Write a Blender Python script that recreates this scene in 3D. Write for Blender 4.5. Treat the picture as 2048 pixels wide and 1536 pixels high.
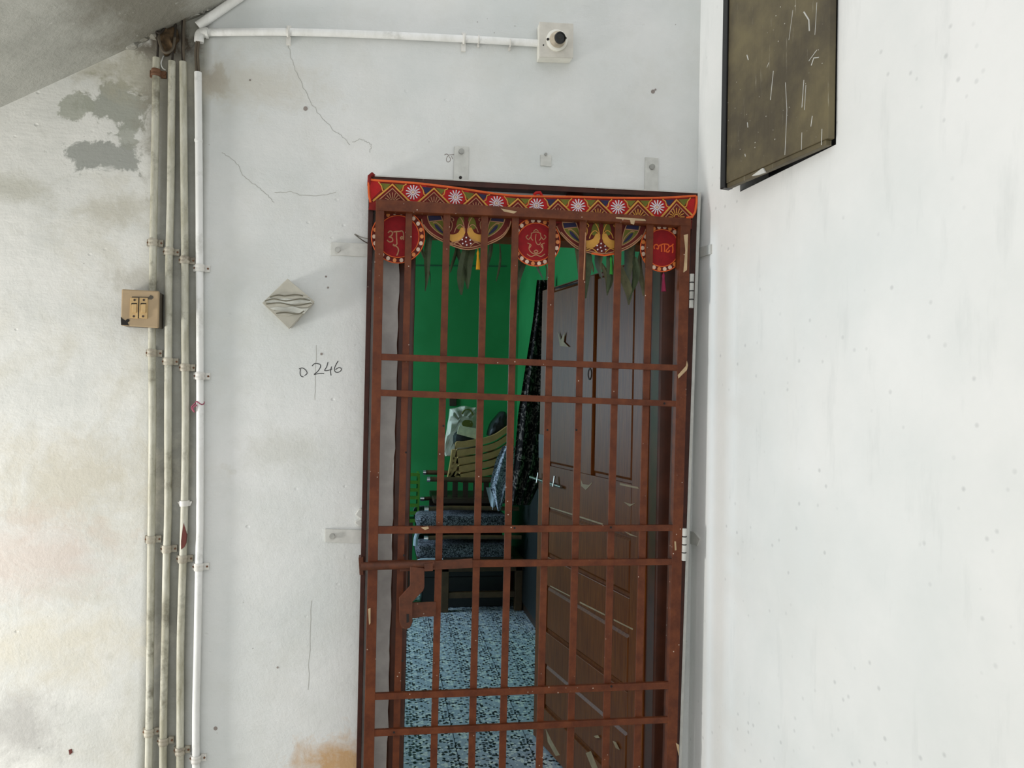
import bpy, bmesh, math, random
from mathutils import Vector, Matrix, Quaternion
random.seed(7)
for o in list(bpy.data.objects): bpy.data.objects.remove(o)
scene = bpy.context.scene
COL = scene.collection

# ------------------------------------------------------------------ camera
FPX, PCX, PCY = 1540.0, 1024.0, 768.0
YAW, PITCH, ROLL = math.radians(9.7), math.radians(1.15), math.radians(1.25)
CAM = Vector((0.0, -2.2, 1.42))
_R0 = Vector((math.cos(YAW), -math.sin(YAW), 0)); _F0 = Vector((math.sin(YAW), math.cos(YAW), 0)); _U0 = Vector((0, 0, 1))
_F = _F0 * math.cos(PITCH) + _U0 * math.sin(PITCH)
_U1 = _U0 * math.cos(PITCH) - _F0 * math.sin(PITCH)
_R = _R0 * math.cos(ROLL) + _U1 * math.sin(ROLL)
_U = _U1 * math.cos(ROLL) - _R0 * math.sin(ROLL)
cd = bpy.data.cameras.new('camera'); cam = bpy.data.objects.new('camera', cd); COL.objects.link(cam)
cd.sensor_fit = 'HORIZONTAL'; cd.sensor_width = 36.0; cd.lens = 36.0 * FPX / 2048.0; cd.clip_start = 0.02
m = Matrix((( _R.x, _U.x, -_F.x, CAM.x), (_R.y, _U.y, -_F.y, CAM.y), (_R.z, _U.z, -_F.z, CAM.z), (0, 0, 0, 1)))
cam.matrix_world = m
scene.camera = cam

# ------------------------------------------------------------------ world, lights, exposure
w = bpy.data.worlds.new('sky'); scene.world = w; w.use_nodes = True
bg = w.node_tree.nodes['Background']; bg.inputs[0].default_value = (0.97, 0.99, 1.0, 1); bg.inputs[1].default_value = 0.82
def area(name, loc, target, sx, sy, power, col):
    l = bpy.data.lights.new(name, 'AREA'); l.shape = 'RECTANGLE'; l.size = sx; l.size_y = sy; l.energy = power; l.color = col
    o = bpy.data.objects.new(name, l); COL.objects.link(o); o.location = loc
    o.rotation_euler = (Vector(target) - Vector(loc)).to_track_quat('-Z', 'Y').to_euler()
    return o
area('stair_window_daylight', (-2.35, -0.45, 0.72), (0.4, -0.40, 1.5), 0.25, 0.45, 30, (1.0, 0.975, 0.93))
area('inner_window_daylight', (-1.74, 2.65, 1.55), (0.6, 2.45, 0.7), 1.2, 1.1, 36, (0.54, 0.80, 1.0))
scene.view_settings.view_transform = 'Standard'; scene.view_settings.look = 'None'
scene.view_settings.exposure = 0.42; scene.view_settings.gamma = 1.0; scene.view_settings.use_curve_mapping = False

# ------------------------------------------------------------------ helpers
def ray(px, py): return (_F + _R * ((px - PCX) / FPX) - _U * ((py - PCY) / FPX))
def P(px, py, y):                       # photograph pixel -> the point of the vertical plane at depth y
    d = ray(px, py); return CAM + d * ((y - CAM.y) / d.y)
def S(px, py, y): return (P(px + 1, py, y) - P(px, py, y)).length
def lin(c):
    r = []
    for v in c:
        v /= 255.0; r.append(v / 12.92 if v <= 0.04045 else ((v + 0.055) / 1.055) ** 2.4)
    return (r[0], r[1], r[2], 1.0)
WM = {}
def setp(o, parent):
    if parent is not None:
        o.parent = parent; o.matrix_parent_inverse = WM[parent.name].inverted()
def thing(name, label, cat, loc, group=None, kind=None):
    o = bpy.data.objects.new(name, None); COL.objects.link(o); o.location = loc; o.empty_display_size = 0.05
    WM[o.name] = Matrix.Translation(Vector(loc)); return tag(o, label, cat, group, kind)
def tag(o, label=None, cat=None, group=None, kind=None):
    if label: o['label'] = label
    if cat: o['category'] = cat
    if group: o['group'] = group
    if kind: o['kind'] = kind
    return o
def link(name, bm, mat, parent=None, smooth=False, bevel=0.0, seg=2):
    bmesh.ops.recalc_face_normals(bm, faces=bm.faces)
    if bevel > 0:
        es = [e for e in bm.edges if len(e.link_faces) == 2 and e.calc_face_angle(0) > 0.5]
        bmesh.ops.bevel(bm, geom=es, offset=bevel, segments=seg, affect='EDGES', profile=0.5, clamp_overlap=True)
    me = bpy.data.meshes.new(name); bm.to_mesh(me); bm.free()
    for p in me.polygons: p.use_smooth = smooth
    if smooth:
        try: me.set_sharp_from_angle(angle=math.radians(40))
        except Exception: pass
    me.materials.append(mat)
    o = bpy.data.objects.new(name, me); COL.objects.link(o); WM[o.name] = Matrix.Identity(4); setp(o, parent); return o
def add_prism(bm, front, back):
    n = len(front); a = [bm.verts.new(v) for v in front]; b = [bm.verts.new(v) for v in back]
    bm.faces.new(a); bm.faces.new(b[::-1])
    for i in range(n): bm.faces.new((a[i], b[i], b[(i + 1) % n], a[(i + 1) % n]))
def add_slab(bm, poly, y0, y1):         # outline in photograph pixels on plane y0, given real thickness towards y1
    f = [P(x, y, y0) for x, y in poly]; add_prism(bm, f, [Vector((v.x, y1, v.z)) for v in f])
def slab(name, poly, y0, y1, mat, parent=None, bevel=0.0, smooth=False):
    bm = bmesh.new(); add_slab(bm, poly, y0, y1); return link(name, bm, mat, parent, smooth, bevel)
def add_box(bm, lo, hi):
    x0, y0, z0 = lo; x1, y1, z1 = hi
    add_prism(bm, [Vector((x0, y0, z0)), Vector((x1, y0, z0)), Vector((x1, y0, z1)), Vector((x0, y0, z1))],
              [Vector((x0, y1, z0)), Vector((x1, y1, z0)), Vector((x1, y1, z1)), Vector((x0, y1, z1))])
def box(name, lo, hi, mat, parent=None, bevel=0.0):
    bm = bmesh.new(); add_box(bm, lo, hi); return link(name, bm, mat, parent, False, bevel)
def add_tube(bm, pts, r, n=10, caps=True, flat=None):
    pts = [Vector(p) for p in pts]; rs = r if isinstance(r, (list, tuple)) else [r] * len(pts)
    t0 = (pts[1] - pts[0]).normalized(); up = Vector((0, 1, 0)) if abs(t0.y) < 0.9 else Vector((1, 0, 0))
    u = t0.cross(up).normalized(); rings = []; prev = t0
    for i, p in enumerate(pts):
        t = (pts[min(i + 1, len(pts) - 1)] - pts[max(i - 1, 0)])
        t = t.normalized() if t.length > 1e-9 else prev
        q = prev.rotation_difference(t); u = (q @ u); u = (u - t * u.dot(t)).normalized(); v = t.cross(u); prev = t
        ring = []
        for k in range(n):
            a = 2 * math.pi * k / n; d = u * math.cos(a) + v * math.sin(a)
            if flat is not None: d = Vector((d.x, d.y * flat, d.z))
            ring.append(bm.verts.new(p + d * rs[i]))
        rings.append(ring)
    for a, b in zip(rings, rings[1:]):
        for k in range(n): bm.faces.new((a[k], a[(k + 1) % n], b[(k + 1) % n], b[k]))
    if caps: bm.faces.new(rings[0][::-1]); bm.faces.new(rings[-1])
def tube(name, pts, r, mat, parent=None, n=10, caps=True):
    bm = bmesh.new(); add_tube(bm, pts, r, n, caps); return link(name, bm, mat, parent, True)
def smoothpts(p, k=6):
    p = [Vector(q) for q in p]; out = []
    for i in range(len(p) - 1):
        a, b, c, d = p[max(i - 1, 0)], p[i], p[i + 1], p[min(i + 2, len(p) - 1)]
        for j in range(k):
            t = j / k
            out.append(0.5 * ((2 * b) + (c - a) * t + (2 * a - 5 * b + 4 * c - d) * t * t + (3 * b - a - 3 * c + d) * t ** 3))
    out.append(p[-1]); return out
def sm2(p, k=6): return [(v.x, v.y) for v in smoothpts([(a, b, 0) for a, b in p], k)]
def strokes(name, lines, y, wpx, mat, parent=None, smoothk=0, n=5, flat=0.5):
    bm = bmesh.new()
    for l in lines:
        if smoothk: l = sm2(l, smoothk)
        pts = [P(a, b, y) for a, b in l]
        add_tube(bm, pts, wpx * 0.5 * S(l[0][0], l[0][1], y), n, True, flat)
    return link(name, bm, mat, parent, True)
def ell(cx, cy, rx, ry, n=28, a0=0.0, a1=2 * math.pi):
    return [(cx + rx * math.cos(a0 + (a1 - a0) * k / n), cy + ry * math.sin(a0 + (a1 - a0) * k / n)) for k in range(n if abs(a1 - a0) > 6.2 else n + 1)]
def disc(name, cx, cy, r, y0, y1, mat, parent=None, n=20, ry=None): return slab(name, ell(cx, cy, r, ry or r, n), y0, y1, mat, parent)
def lerp_line(pts, t):                 # y on a polyline given by x
    for (x0, y0), (x1, y1) in zip(pts, pts[1:]):
        if t <= x1: return y0 + (y1 - y0) * (t - x0) / (x1 - x0)
    return pts[-1][1]

# ------------------------------------------------------------------ materials
class NT:
    def __init__(s, name, rough=0.6, metal=0.0, spec=0.5):
        s.m = bpy.data.materials.new(name); s.m.use_nodes = True; s.t = s.m.node_tree
        s.b = s.t.nodes['Principled BSDF']; s.b.inputs['Roughness'].default_value = rough; s.b.inputs['Metallic'].default_value = metal
        s.b.inputs['Specular IOR Level'].default_value = spec
        s.co = s.t.nodes.new('ShaderNodeTexCoord').outputs['Object']
    def n(s, t, **k):
        x = s.t.nodes.new(t)
        for a, v in k.items(): setattr(x, a, v)
        return x
    def l(s, a, b): s.t.links.new(a, b)
    def math(s, op, a, b=None, clamp=False):
        x = s.n('ShaderNodeMath', operation=op, use_clamp=clamp)
        for i, v in enumerate((a, b)):
            if v is None: continue
            if hasattr(v, 'links'): s.l(v, x.inputs[i])
            else: x.inputs[i].default_value = v
        return x.outputs[0]
    def mapping(s, scale=(1, 1, 1), loc=(0, 0, 0)):
        x = s.n('ShaderNodeMapping'); s.l(s.co, x.inputs[0]); x.inputs['Scale'].default_value = scale; x.inputs['Location'].default_value = loc; return x.outputs[0]
    def noise(s, scale, detail=4, rough=0.55, vec=None, dist=0.0):
        x = s.n('ShaderNodeTexNoise'); s.l(vec or s.co, x.inputs['Vector']); x.inputs['Scale'].default_value = scale
        x.inputs['Detail'].default_value = detail; x.inputs['Roughness'].default_value = rough; x.inputs['Distortion'].default_value = dist; return x.outputs[0]
    def vor(s, scale, vec=None, feat='F1', out='Distance', rnd=1.0):
        x = s.n('ShaderNodeTexVoronoi', feature=feat); s.l(vec or s.co, x.inputs['Vector']); x.inputs['Scale'].default_value = scale
        x.inputs['Randomness'].default_value = rnd; return x.outputs[out]
    def ramp(s, v, lo, hi, a=0.0, b=1.0):
        x = s.n('ShaderNodeMapRange'); s.l(v, x.inputs[0]); x.inputs[1].default_value = lo; x.inputs[2].default_value = hi
        x.inputs[3].default_value = a; x.inputs[4].default_value = b; return x.outputs[0]
    def mix(s, f, a, b):
        x = s.n('ShaderNodeMix', data_type='RGBA')
        for i, v in ((0, f), (6, a), (7, b)):
            if hasattr(v, 'links'): s.l(v, x.inputs[i])
            else: x.inputs[i].default_value = v
        return x.outputs[2]
    def blob(s, c, rx, rz, soft=0.35, warp=0.8, nz=None, axis='xz'):   # a stain with an irregular rim
        mp = s.n('ShaderNodeMapping'); s.l(s.co, mp.inputs[0])
        if axis == 'xz': sc = (1 / rx, 0.0, 1 / rz); lo = (-c.x / rx, 0, -c.z / rz)
        else: sc = (0.0, 1 / rx, 1 / rz); lo = (0, -c.y / rx, -c.z / rz)
        mp.inputs['Scale'].default_value = sc; mp.inputs['Location'].default_value = lo
        ln = s.n('ShaderNodeVectorMath', operation='LENGTH'); s.l(mp.outputs[0], ln.inputs[0])
        d = s.math('ADD', ln.outputs['Value'], s.math('MULTIPLY', s.math('SUBTRACT', nz, 0.5), warp * 2))
        return s.ramp(d, 1.0 + soft, 1.0 - soft)
    def bump(s, h, strength=0.3, dist=0.002):
        x = s.n('ShaderNodeBump'); s.l(h, x.inputs['Height']); x.inputs['Strength'].default_value = strength; x.inputs['Distance'].default_value = dist
        s.l(x.outputs[0], s.b.inputs['Normal'])
    def col(s, c):
        if hasattr(c, 'links'): s.l(c, s.b.inputs['Base Color'])
        else: s.b.inputs['Base Color'].default_value = c
        return s.m
def simple(name, c, rough=0.6, metal=0.0, var=0.12, scale=30.0, bump=0.0, spec=0.5):
    t = NT(name, rough, metal, spec); L = lin(c); D = tuple(v * (1 - var * 2) for v in L[:3]) + (1,)
    nz = t.noise(scale); t.col(t.mix(t.ramp(nz, 0.35, 0.7), D, L))
    if bump: t.bump(nz, bump, 0.002)
    return t.m

def wall_paint():
    t = NT('white_distemper_paint', 0.75, 0, 0.25)
    n1 = t.noise(1.7, 5, 0.6); n2 = t.noise(6, 6, 0.65); n3 = t.noise(38, 5, 0.6); n4 = t.noise(150, 3, 0.6)
    c = t.mix(t.ramp(n1, 0.38, 0.66), lin((205, 208, 206)), lin((222, 222, 220)))
    c = t.mix(t.math('MULTIPLY', t.ramp(n2, 0.48, 0.75), 0.35), c, lin((196, 195, 186)))
    sep = t.n('ShaderNodeSeparateXYZ'); t.l(t.co, sep.inputs[0]); X = sep.outputs[0]
    xs = P(300, 800, 0).x
    leftm = t.ramp(X, xs + 0.02, xs - 0.03)
    # weathered old paint left of the conduits
    old = t.mix(t.ramp(n2, 0.40, 0.62), lin((210, 210, 205)), lin((224, 223, 218)))
    old = t.mix(t.math('MULTIPLY', t.ramp(t.noise(2.6, 6, 0.65, dist=0.6), 0.5, 0.68), 0.75), old, lin((200, 196, 182)))
    old = t.mix(t.math('MULTIPLY', t.ramp(t.noise(12, 8, 0.7), 0.55, 0.72), 0.5), old, lin((180, 180, 172)))
    c = t.mix(leftm, c, old)
    # bare grey strip the pipes are fixed on
    xa, xb = P(303, 800, 0).x, P(396, 800, 0).x
    strip = t.math('MULTIPLY', t.ramp(X, xa - 0.012, xa + 0.008), t.ramp(X, xb + 0.012, xb - 0.012))
    c = t.mix(t.math('MULTIPLY', strip, t.ramp(n2, 0.25, 0.6, 0.6, 1.0)), c, lin((144, 143, 133)))
    w = t.noise(13, 9, 0.7, dist=0.4)
    for (x, y, rx, ry, cl, st, soft) in (
        (235, 215, 60, 55, (152, 154, 144), 0.9, 0.12), (150, 212, 38, 26, (160, 162, 150), 0.85, 0.12), (205, 315, 82, 30, (150, 152, 146), 0.9, 0.14),
        (300, 150, 110, 50, (172, 168, 150), 0.75, 0.5), (255, 265, 22, 30, (156, 158, 148), 0.8, 0.12), (345, 88, 52, 36, (66, 52, 38), 0.97, 0.35),
        (425, 158, 26, 24, (150, 138, 120), 0.8, 0.4), (20, 380, 70, 30, (176, 174, 160), 0.6, 0.6), (330, 200, 45, 130, (150, 146, 134), 0.7, 0.5),
        (230, 425, 60, 30, (186, 182, 168), 0.7, 0.6), (150, 960, 160, 80, (200, 194, 178), 0.8, 0.7), (60, 1110, 130, 70, (206, 192, 182), 0.7, 0.7),
        (40, 1450, 70, 60, (180, 178, 174), 0.75, 0.6), (690, 1530, 75, 45, (190, 150, 100), 0.9, 0.7), (120, 1290, 150, 60, (212, 206, 190), 0.7, 0.7),
        (500, 165, 120, 45, (196, 192, 180), 0.6, 0.7), (560, 900, 60, 40, (192, 192, 184), 0.5, 0.6), (284, 560, 60, 24, (176, 172, 160), 0.6, 0.5)):
        b = t.blob(P(x, y, 0), rx * S(x, y, 0), ry * S(x, y, 0), soft, 2.0, w)
        c = t.mix(t.math('MULTIPLY', b, st), c, lin(cl))
    # fly specks and chips
    v = t.vor(22); sp = t.ramp(v, 0.05, 0.03); sp = t.math('MULTIPLY', sp, t.ramp(t.noise(5, 2), 0.56, 0.6))
    c = t.mix(t.math('MULTIPLY', sp, 0.6), c, lin((120, 116, 108)))
    t.col(c)
    h = t.math('ADD', t.math('MULTIPLY', n3, 0.5), t.math('MULTIPLY', n4, 0.25))
    br = t.noise(30, 5, 0.6, t.mapping((0.35, 1, 1.6)))
    pit = t.math('MULTIPLY', t.ramp(t.vor(16, t.mapping((1, 1, 1.3))), 0.10, 0.03), t.ramp(t.noise(4, 3), 0.5, 0.58))
    t.bump(t.math('SUBTRACT', t.math('ADD', t.math('ADD', h, t.math('MULTIPLY', br, 0.6)), t.math('MULTIPLY', w, 0.7)), pit), 0.42, 0.005)
    return t.m
def wall_right_paint():
    t = NT('bright_white_paint', 0.7, 0, 0.25)
    n1 = t.noise(2.2, 5, 0.6); n3 = t.noise(45, 5, 0.6)
    c = t.mix(t.ramp(n1, 0.38, 0.66), lin((221, 223, 221)), lin((232, 232, 230)))
    v = t.vor(26); sp = t.math('MULTIPLY', t.ramp(v, 0.16, 0.06), t.ramp(t.noise(3.5, 3), 0.50, 0.58))
    c = t.mix(t.math('MULTIPLY', sp, 0.33), c, lin((150, 152, 152)))
    mp = t.mapping((6, 6, 1.2)); c = t.mix(t.math('MULTIPLY', t.ramp(t.noise(3, 6, 0.6, mp), 0.58, 0.75), 0.25), c, lin((186, 190, 188)))
    t.col(c); t.bump(t.math('ADD', n3, t.noise(8, 4)), 0.25, 0.003); return t.m
def metal_brown(name, c1, c2, speck=1.0):
    t = NT(name, 0.5, 0, 0.28); n = t.noise(25, 6, 0.65); L = t.mix(t.ramp(n, 0.38, 0.64), lin(c1), lin(c2))
    v = t.vor(60); sp = t.math('MULTIPLY', t.ramp(v, 0.12, 0.07), t.ramp(t.noise(9, 2), 0.55, 0.6))
    L = t.mix(t.math('MULTIPLY', sp, 0.8 * speck), L, lin((205, 190, 175)))
    ch = t.ramp(t.noise(16, 8, 0.75, t.mapping((1, 1, .5))), 0.70, 0.72)
    L = t.mix(t.math('MULTIPLY', ch, 0.6 * speck), L, lin((190, 165, 145)))
    t.col(L); t.bump(t.noise(120, 4), 0.25, 0.001); return t.m
def wood_paint():
    t = NT('brown_oil_paint_wood', 0.45, 0, 0.25)
    g = t.noise(14, 6, 0.6, t.mapping((9, 9, 0.6))); n = t.noise(3, 4)
    c = t.mix(t.ramp(g, 0.35, 0.68), lin((106, 52, 12)), lin((134, 76, 24)))
    c = t.mix(t.math('MULTIPLY', t.ramp(n, 0.45, 0.7), 0.4), c, lin((84, 42, 12)))
    t.col(c); t.bump(g, 0.25, 0.002); return t.m
def terrazzo():
    t = NT('terrazzo', 0.28, 0, 0.5)
    v = t.vor(70); r = t.vor(70, out='Color')
    s = t.n('ShaderNodeSeparateColor'); t.l(r, s.inputs[0])
    base = t.mix(t.noise(6, 4), lin((170, 180, 192)), lin((190, 200, 210)))
    c = t.mix(t.math('MULTIPLY', t.ramp(v, 0.62, 0.5), t.ramp(s.outputs[0], 0.60, 0.63)), base, lin((38, 44, 46)))
    c = t.mix(t.math('MULTIPLY', t.ramp(v, 0.6, 0.48), t.ramp(s.outputs[0], 0.30, 0.27)), c, lin((236, 238, 230)))
    c = t.mix(t.math('MULTIPLY', t.ramp(t.vor(170), 0.3, 0.2), 0.4), c, lin((90, 96, 94)))
    t.col(c); return t.m
def green_paint():
    t = NT('green_wall_paint', 0.55, 0, 0.4); n = t.noise(2.5, 5)
    t.col(t.mix(t.ramp(n, 0.35, 0.7), lin((34, 126, 64)), lin((46, 142, 78)))); t.bump(t.noise(60, 4), 0.15, 0.002); return t.m
def soffit_paint():
    t = NT('grey_soffit_plaster', 0.85, 0, 0.2); n = t.noise(5, 7, 0.65)
    c = t.mix(t.ramp(n, 0.35, 0.65), lin((164, 164, 158)), lin((184, 184, 178)))
    e = P(320, 60, 0)
    c = t.mix(t.math('MULTIPLY', t.blob(e, 0.16, 0.10, 0.6, 1.0, t.noise(14, 7, 0.7)), 0.8), c, lin((120, 116, 104)))
    c = t.mix(t.math('MULTIPLY', t.ramp(t.noise(45, 8, 0.75), 0.62, 0.68), 0.6), c, lin((215, 216, 210)))
    t.col(c); t.bump(t.noise(40, 6, 0.7), 0.6, 0.006); return t.m
def pipe_paint(name, c1, c2, c3):
    t = NT(name, 0.5, 0, 0.4); n = t.noise(30, 6, 0.7, t.mapping((1, 1, 0.25)))
    c = t.mix(t.ramp(n, 0.36, 0.62), lin(c1), lin(c2)); c = t.mix(t.math('MULTIPLY', t.ramp(t.noise(12, 7, 0.7), 0.54, 0.68), 0.8), c, lin(c3))
    t.col(c); t.bump(t.noise(80, 5), 0.2, 0.001); return t.m
def patterned(name, dark, light, scale, lo, hi, rough=0.9):
    t = NT(name, rough, 0, 0.2); v = t.noise(scale, 3, 0.6, dist=2.2); t.col(t.mix(t.ramp(v, lo, hi), lin(dark), lin(light))); return t.m
def board_paint():
    t = NT('dark_olive_board', 0.5, 0, 0.4); n = t.noise(5, 6, 0.6); g = t.noise(18, 5, 0.6, t.mapping((6, 6, .5)))
    c = t.mix(t.ramp(n, 0.4, 0.64), lin((74, 66, 50)), lin((108, 98, 70)))
    st = t.math('MULTIPLY', t.ramp(t.noise(26, 6, 0.7, t.mapping((5, 5, .22))), 0.635, 0.66), t.ramp(n, 0.36, 0.5))
    c = t.mix(t.math('MULTIPLY', st, 0.45), c, lin((170, 166, 150)))
    sp = t.ramp(t.vor(55), 0.10, 0.06); c = t.mix(t.math('MULTIPLY', sp, t.ramp(t.noise(8), 0.5, 0.56)), c, lin((205, 204, 195)))
    t.col(c); t.bump(g, 0.25, 0.002); return t.m

M = dict(
    wall=wall_paint(), wallr=wall_right_paint(), soffit=soffit_paint(), green=green_paint(), terr=terrazzo(), wood=wood_paint(), board=board_paint(),
    gate=metal_brown('brown_gate_enamel', (82, 38, 17), (104, 53, 26)), frame=metal_brown('dark_maroon_frame_enamel', (52, 24, 16), (68, 32, 22), 0.3),
    rust=metal_brown('rusty_latch_iron', (74, 42, 28), (98, 54, 34), 0.4), strap=simple('painted_strap', (204, 204, 198), 0.7, 0, 0.08, 40, 0.3),
    bolt=simple('bolt_head', (176, 176, 170), 0.5, 0, 0.2), pvc_old=pipe_paint('aged_conduit', (160, 156, 136), (196, 194, 180), (112, 108, 92)),
    pvc_white=pipe_paint('white_conduit', (222, 222, 218), (234, 234, 232), (196, 196, 190)), clip_old=pipe_paint('dirty_saddle_clip', (150, 142, 126), (186, 180, 164), (96, 84, 70)),
    clip_white=pipe_paint('white_saddle_clip', (205, 202, 196), (220, 218, 212), (160, 152, 142)), rustclip=simple('rusted_clip', (120, 84, 60), 0.8),
    cable=simple('dusty_cable', (96, 86, 72), 0.8), cabled=simple('dark_cable', (46, 38, 30), 0.8), black=simple('black_plastic', (20, 20, 22), 0.35), hole=simple('dark_hole', (30, 26, 24), 0.9),
    swbox=simple('yellowed_bakelite', (176, 152, 118), 0.5, 0, 0.12, 12), swmod=simple('yellowed_switch', (196, 164, 112), 0.45, 0, 0.12, 40), swside=simple('dark_box_side', (92, 84, 72), 0.7),
    plate=simple('white_box_plate', (206, 202, 192), 0.6, 0, 0.08, 30), cctvw=simple('white_camera_box', (226, 224, 214), 0.5, 0, 0.05), lens=simple('lens_black', (14, 15, 16), 0.12),
    dome=simple('dusty_dome', (196, 184, 164), 0.5, 0, 0.2, 40), tape=simple('silver_grey_tape', (198, 198, 188), 0.4, 0, 0.2, 25, 0.4), diam=simple('grey_junction_plate', (190, 186, 172), 0.6, 0, 0.15, 14),
    red=simple('red_velvet', (176, 22, 24), 0.9, 0, 0.12, 60), medred=simple('deep_red_velvet', (146, 14, 22), 0.9, 0, 0.12, 60), maroon=simple('maroon_velvet', (132, 24, 20), 0.9, 0, 0.15, 50), darkred=simple('dark_red_cloth', (104, 30, 22), 0.9, 0, 0.15, 50),
    orange=simple('orange_piping', (226, 96, 32), 0.7), gold=simple('gold_thread', (206, 150, 58), 0.6), tan=simple('tan_thread', (176, 128, 92), 0.7), white=simple('white_thread', (226, 218, 224), 0.7),
    olive=simple('olive_applique', (104, 104, 28), 0.8), navy=simple('navy_applique', (34, 30, 66), 0.8), mirror=simple('mirror_sequin', (226, 196, 172), 0.35), mirrord=simple('orange_sequin', (220, 130, 60), 0.4),
    yellowt=simple('yellow_tassel', (226, 160, 20), 0.8), greent=simple('green_tassel', (50, 150, 50), 0.8), pinkt=simple('magenta_tassel', (150, 30, 70), 0.8), leaf=simple('dried_mango_leaf', (66, 78, 48), 0.75, 0, 0.25, 40), leaf2=simple('dried_brown_leaf', (98, 96, 66), 0.75, 0, 0.2, 40),
    ink=simple('black_ink', (44, 44, 46), 0.8), crack=simple('crack_line', (176, 175, 168), 0.9), pencil=simple('pencil_scribble', (150, 140, 134), 0.9), trimwood=simple('dark_varnished_frame_wood', (82, 40, 22), 0.32, 0, 0.2, 16), chip=simple('bare_wood_chip', (186, 160, 124), 0.7), steel=simple('worn_steel', (150, 146, 138), 0.3, 0.9),
    chrome=simple('chrome', (226, 230, 232), 0.12, 1.0), reveal=simple('shaded_plaster_edge', (176, 170, 166), 0.85, 0, 0.12, 18, 0.5), inwood=simple('brown_bench_wood', (104, 76, 46), 0.5, 0, 0.2, 20), darkwood=simple('dark_wood', (58, 38, 24), 0.5),
    cush=patterned('grey_patterned_cushion', (44, 44, 50), (136, 136, 144), 60, 0.47, 0.55), cloth=patterned('black_leaf_print_cloth', (26, 19, 19), (120, 106, 98), 20, 0.53, 0.6), blanket=patterned('grey_patterned_blanket', (90, 96, 108), (196, 200, 210), 50, 0.45, 0.55),
    plastic=simple('tan_plastic', (190, 150, 92), 0.4, 0, 0.08), bag=simple('white_carry_bag', (214, 212, 190), 0.55, 0, 0.12, 20, 0.5), card=simple('cream_card', (222, 216, 176), 0.7), blackbag=simple('black_bag', (30, 34, 34), 0.5), crate=simple('green_crate', (84, 140, 30), 0.5),
    teal=simple('teal_pot', (80, 150, 140), 0.4), pink=simple('pink_string', (170, 90, 110), 0.8), gash=simple('red_brown_inside', (104, 44, 36), 0.7), palered=simple('pale_seat_frame', (196, 206, 216), 0.35), concrete=simple('concrete_floor', (186, 184, 174), 0.7))

# ------------------------------------------------------------------ structure
ROOMH = 3.1
ox0 = P(787, 950, 0).x; ox1 = P(1364, 800, 0).x; oz1 = P(1000, 425, 0).z; WT = 0.22
xc = P(1388, 800, 0).x                                    # the corner of the back and right wall
def quads(name, qs, mat, parent=None):
    bm = bmesh.new()
    for q in qs: bm.faces.new([bm.verts.new(v) for v in q])
    bmesh.ops.remove_doubles(bm, verts=bm.verts, dist=1e-5); return link(name, bm, mat, parent)
bm = bmesh.new()
add_box(bm, (-2.6, 0, 0), (ox0, WT, ROOMH)); add_box(bm, (ox0, 0, oz1), (ox1, WT, ROOMH)); add_box(bm, (ox1, 0, 0), (xc + 0.25, WT, ROOMH))
wall_back = tag(link('wall_back', bm, M['wall']), 'white painted back wall with stains and cracks around the gated doorway', 'wall', kind='structure')
# right wall, flaring a little towards the camera, with a dark niche behind the hinged board
cp = P(1388, 800, 0); dr = ray(655, 800); dr.z = 0; dr = -dr.normalized()      # runs from the corner towards the camera
nr = Vector((dr.y, -dr.x, 0));  nr = nr if nr.x < 0 else -nr                   # faces the landing
def PR(px, py, off=0.0):
    d = ray(px, py); p0 = Vector((cp.x, cp.y, 0)) + nr * off
    return CAM + d * ((p0 - CAM).dot(nr) / d.dot(nr))
def RW(s, z, off=0.0): return Vector((cp.x, cp.y, z)) + dr * s + nr * off - Vector((0, 0, 0))
sR = lambda px, py: (PR(px, py) - Vector((cp.x, cp.y, 0))).dot(dr)
hs = sR(1672, 290); os_ = sR(1480, 383); nz0 = (PR(1672, 290).z + PR(1480, 383).z) / 2; nz1 = nz0 + 0.62
LEN = 5.0
bm = bmesh.new()
def rwbox(s0, s1, z0, z1, o0=0.0, o1=-0.25): add_prism(bm, [RW(s0, z0, o0), RW(s1, z0, o0), RW(s1, z1, o0), RW(s0, z1, o0)], [RW(s0, z0, o1), RW(s1, z0, o1), RW(s1, z1, o1), RW(s0, z1, o1)])
rwbox(-0.0, os_, 0, ROOMH); rwbox(os_, hs, 0, nz0); rwbox(os_, hs, nz1, ROOMH); rwbox(hs, LEN, 0, ROOMH); rwbox(os_, hs, nz0, nz1, -0.10)
tag(link('wall_right', bm, M['wallr']), 'bright white side wall to the right of the gate', 'wall', kind='structure')
tag(box('floor', (-4.0, -5.0, -0.15), (2.5, 0.0, 0.0), M['concrete']), 'landing floor in front of the gate', 'floor', kind='structure')
# sloping underside of the stair flight, meeting the wall along a rising line
a, b = P(-260, 335, 0), P(520, -24, 0)
a2, b2 = a + Vector((0, -1.15, 0)), b + Vector((0, -1.15, 0)); th = Vector((-0.06, 0, 0.16))
bm = bmesh.new(); add_prism(bm, [a, b, b + th, a + th], [a2, b2, b2 + th, a2 + th])
tag(link('ceiling', bm, M['soffit']), 'grey sloping underside of the stair flight at the top left', 'ceiling', kind='structure')

random.seed(11)
for (x, y, q) in ((300, 72, .022), (322, 52, .026), (345, 44, .020), (372, 34, .024), (390, 26, .020), (258, 94, .018), (280, 84, .015), (410, 20, .016)):
    bm = bmesh.new(); bmesh.ops.create_icosphere(bm, subdivisions=2, radius=1.0); c = P(x, y - 6, -.006)
    for v in bm.verts: k = random.uniform(.75, 1.2); v.co = Vector((v.co.x * q * 1.4 * k, v.co.y * q * .7 * k, v.co.z * q * .7 * k)) + c
    link('plaster_crumb', bm, M['soffit'], bpy.data.objects['ceiling'])

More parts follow.
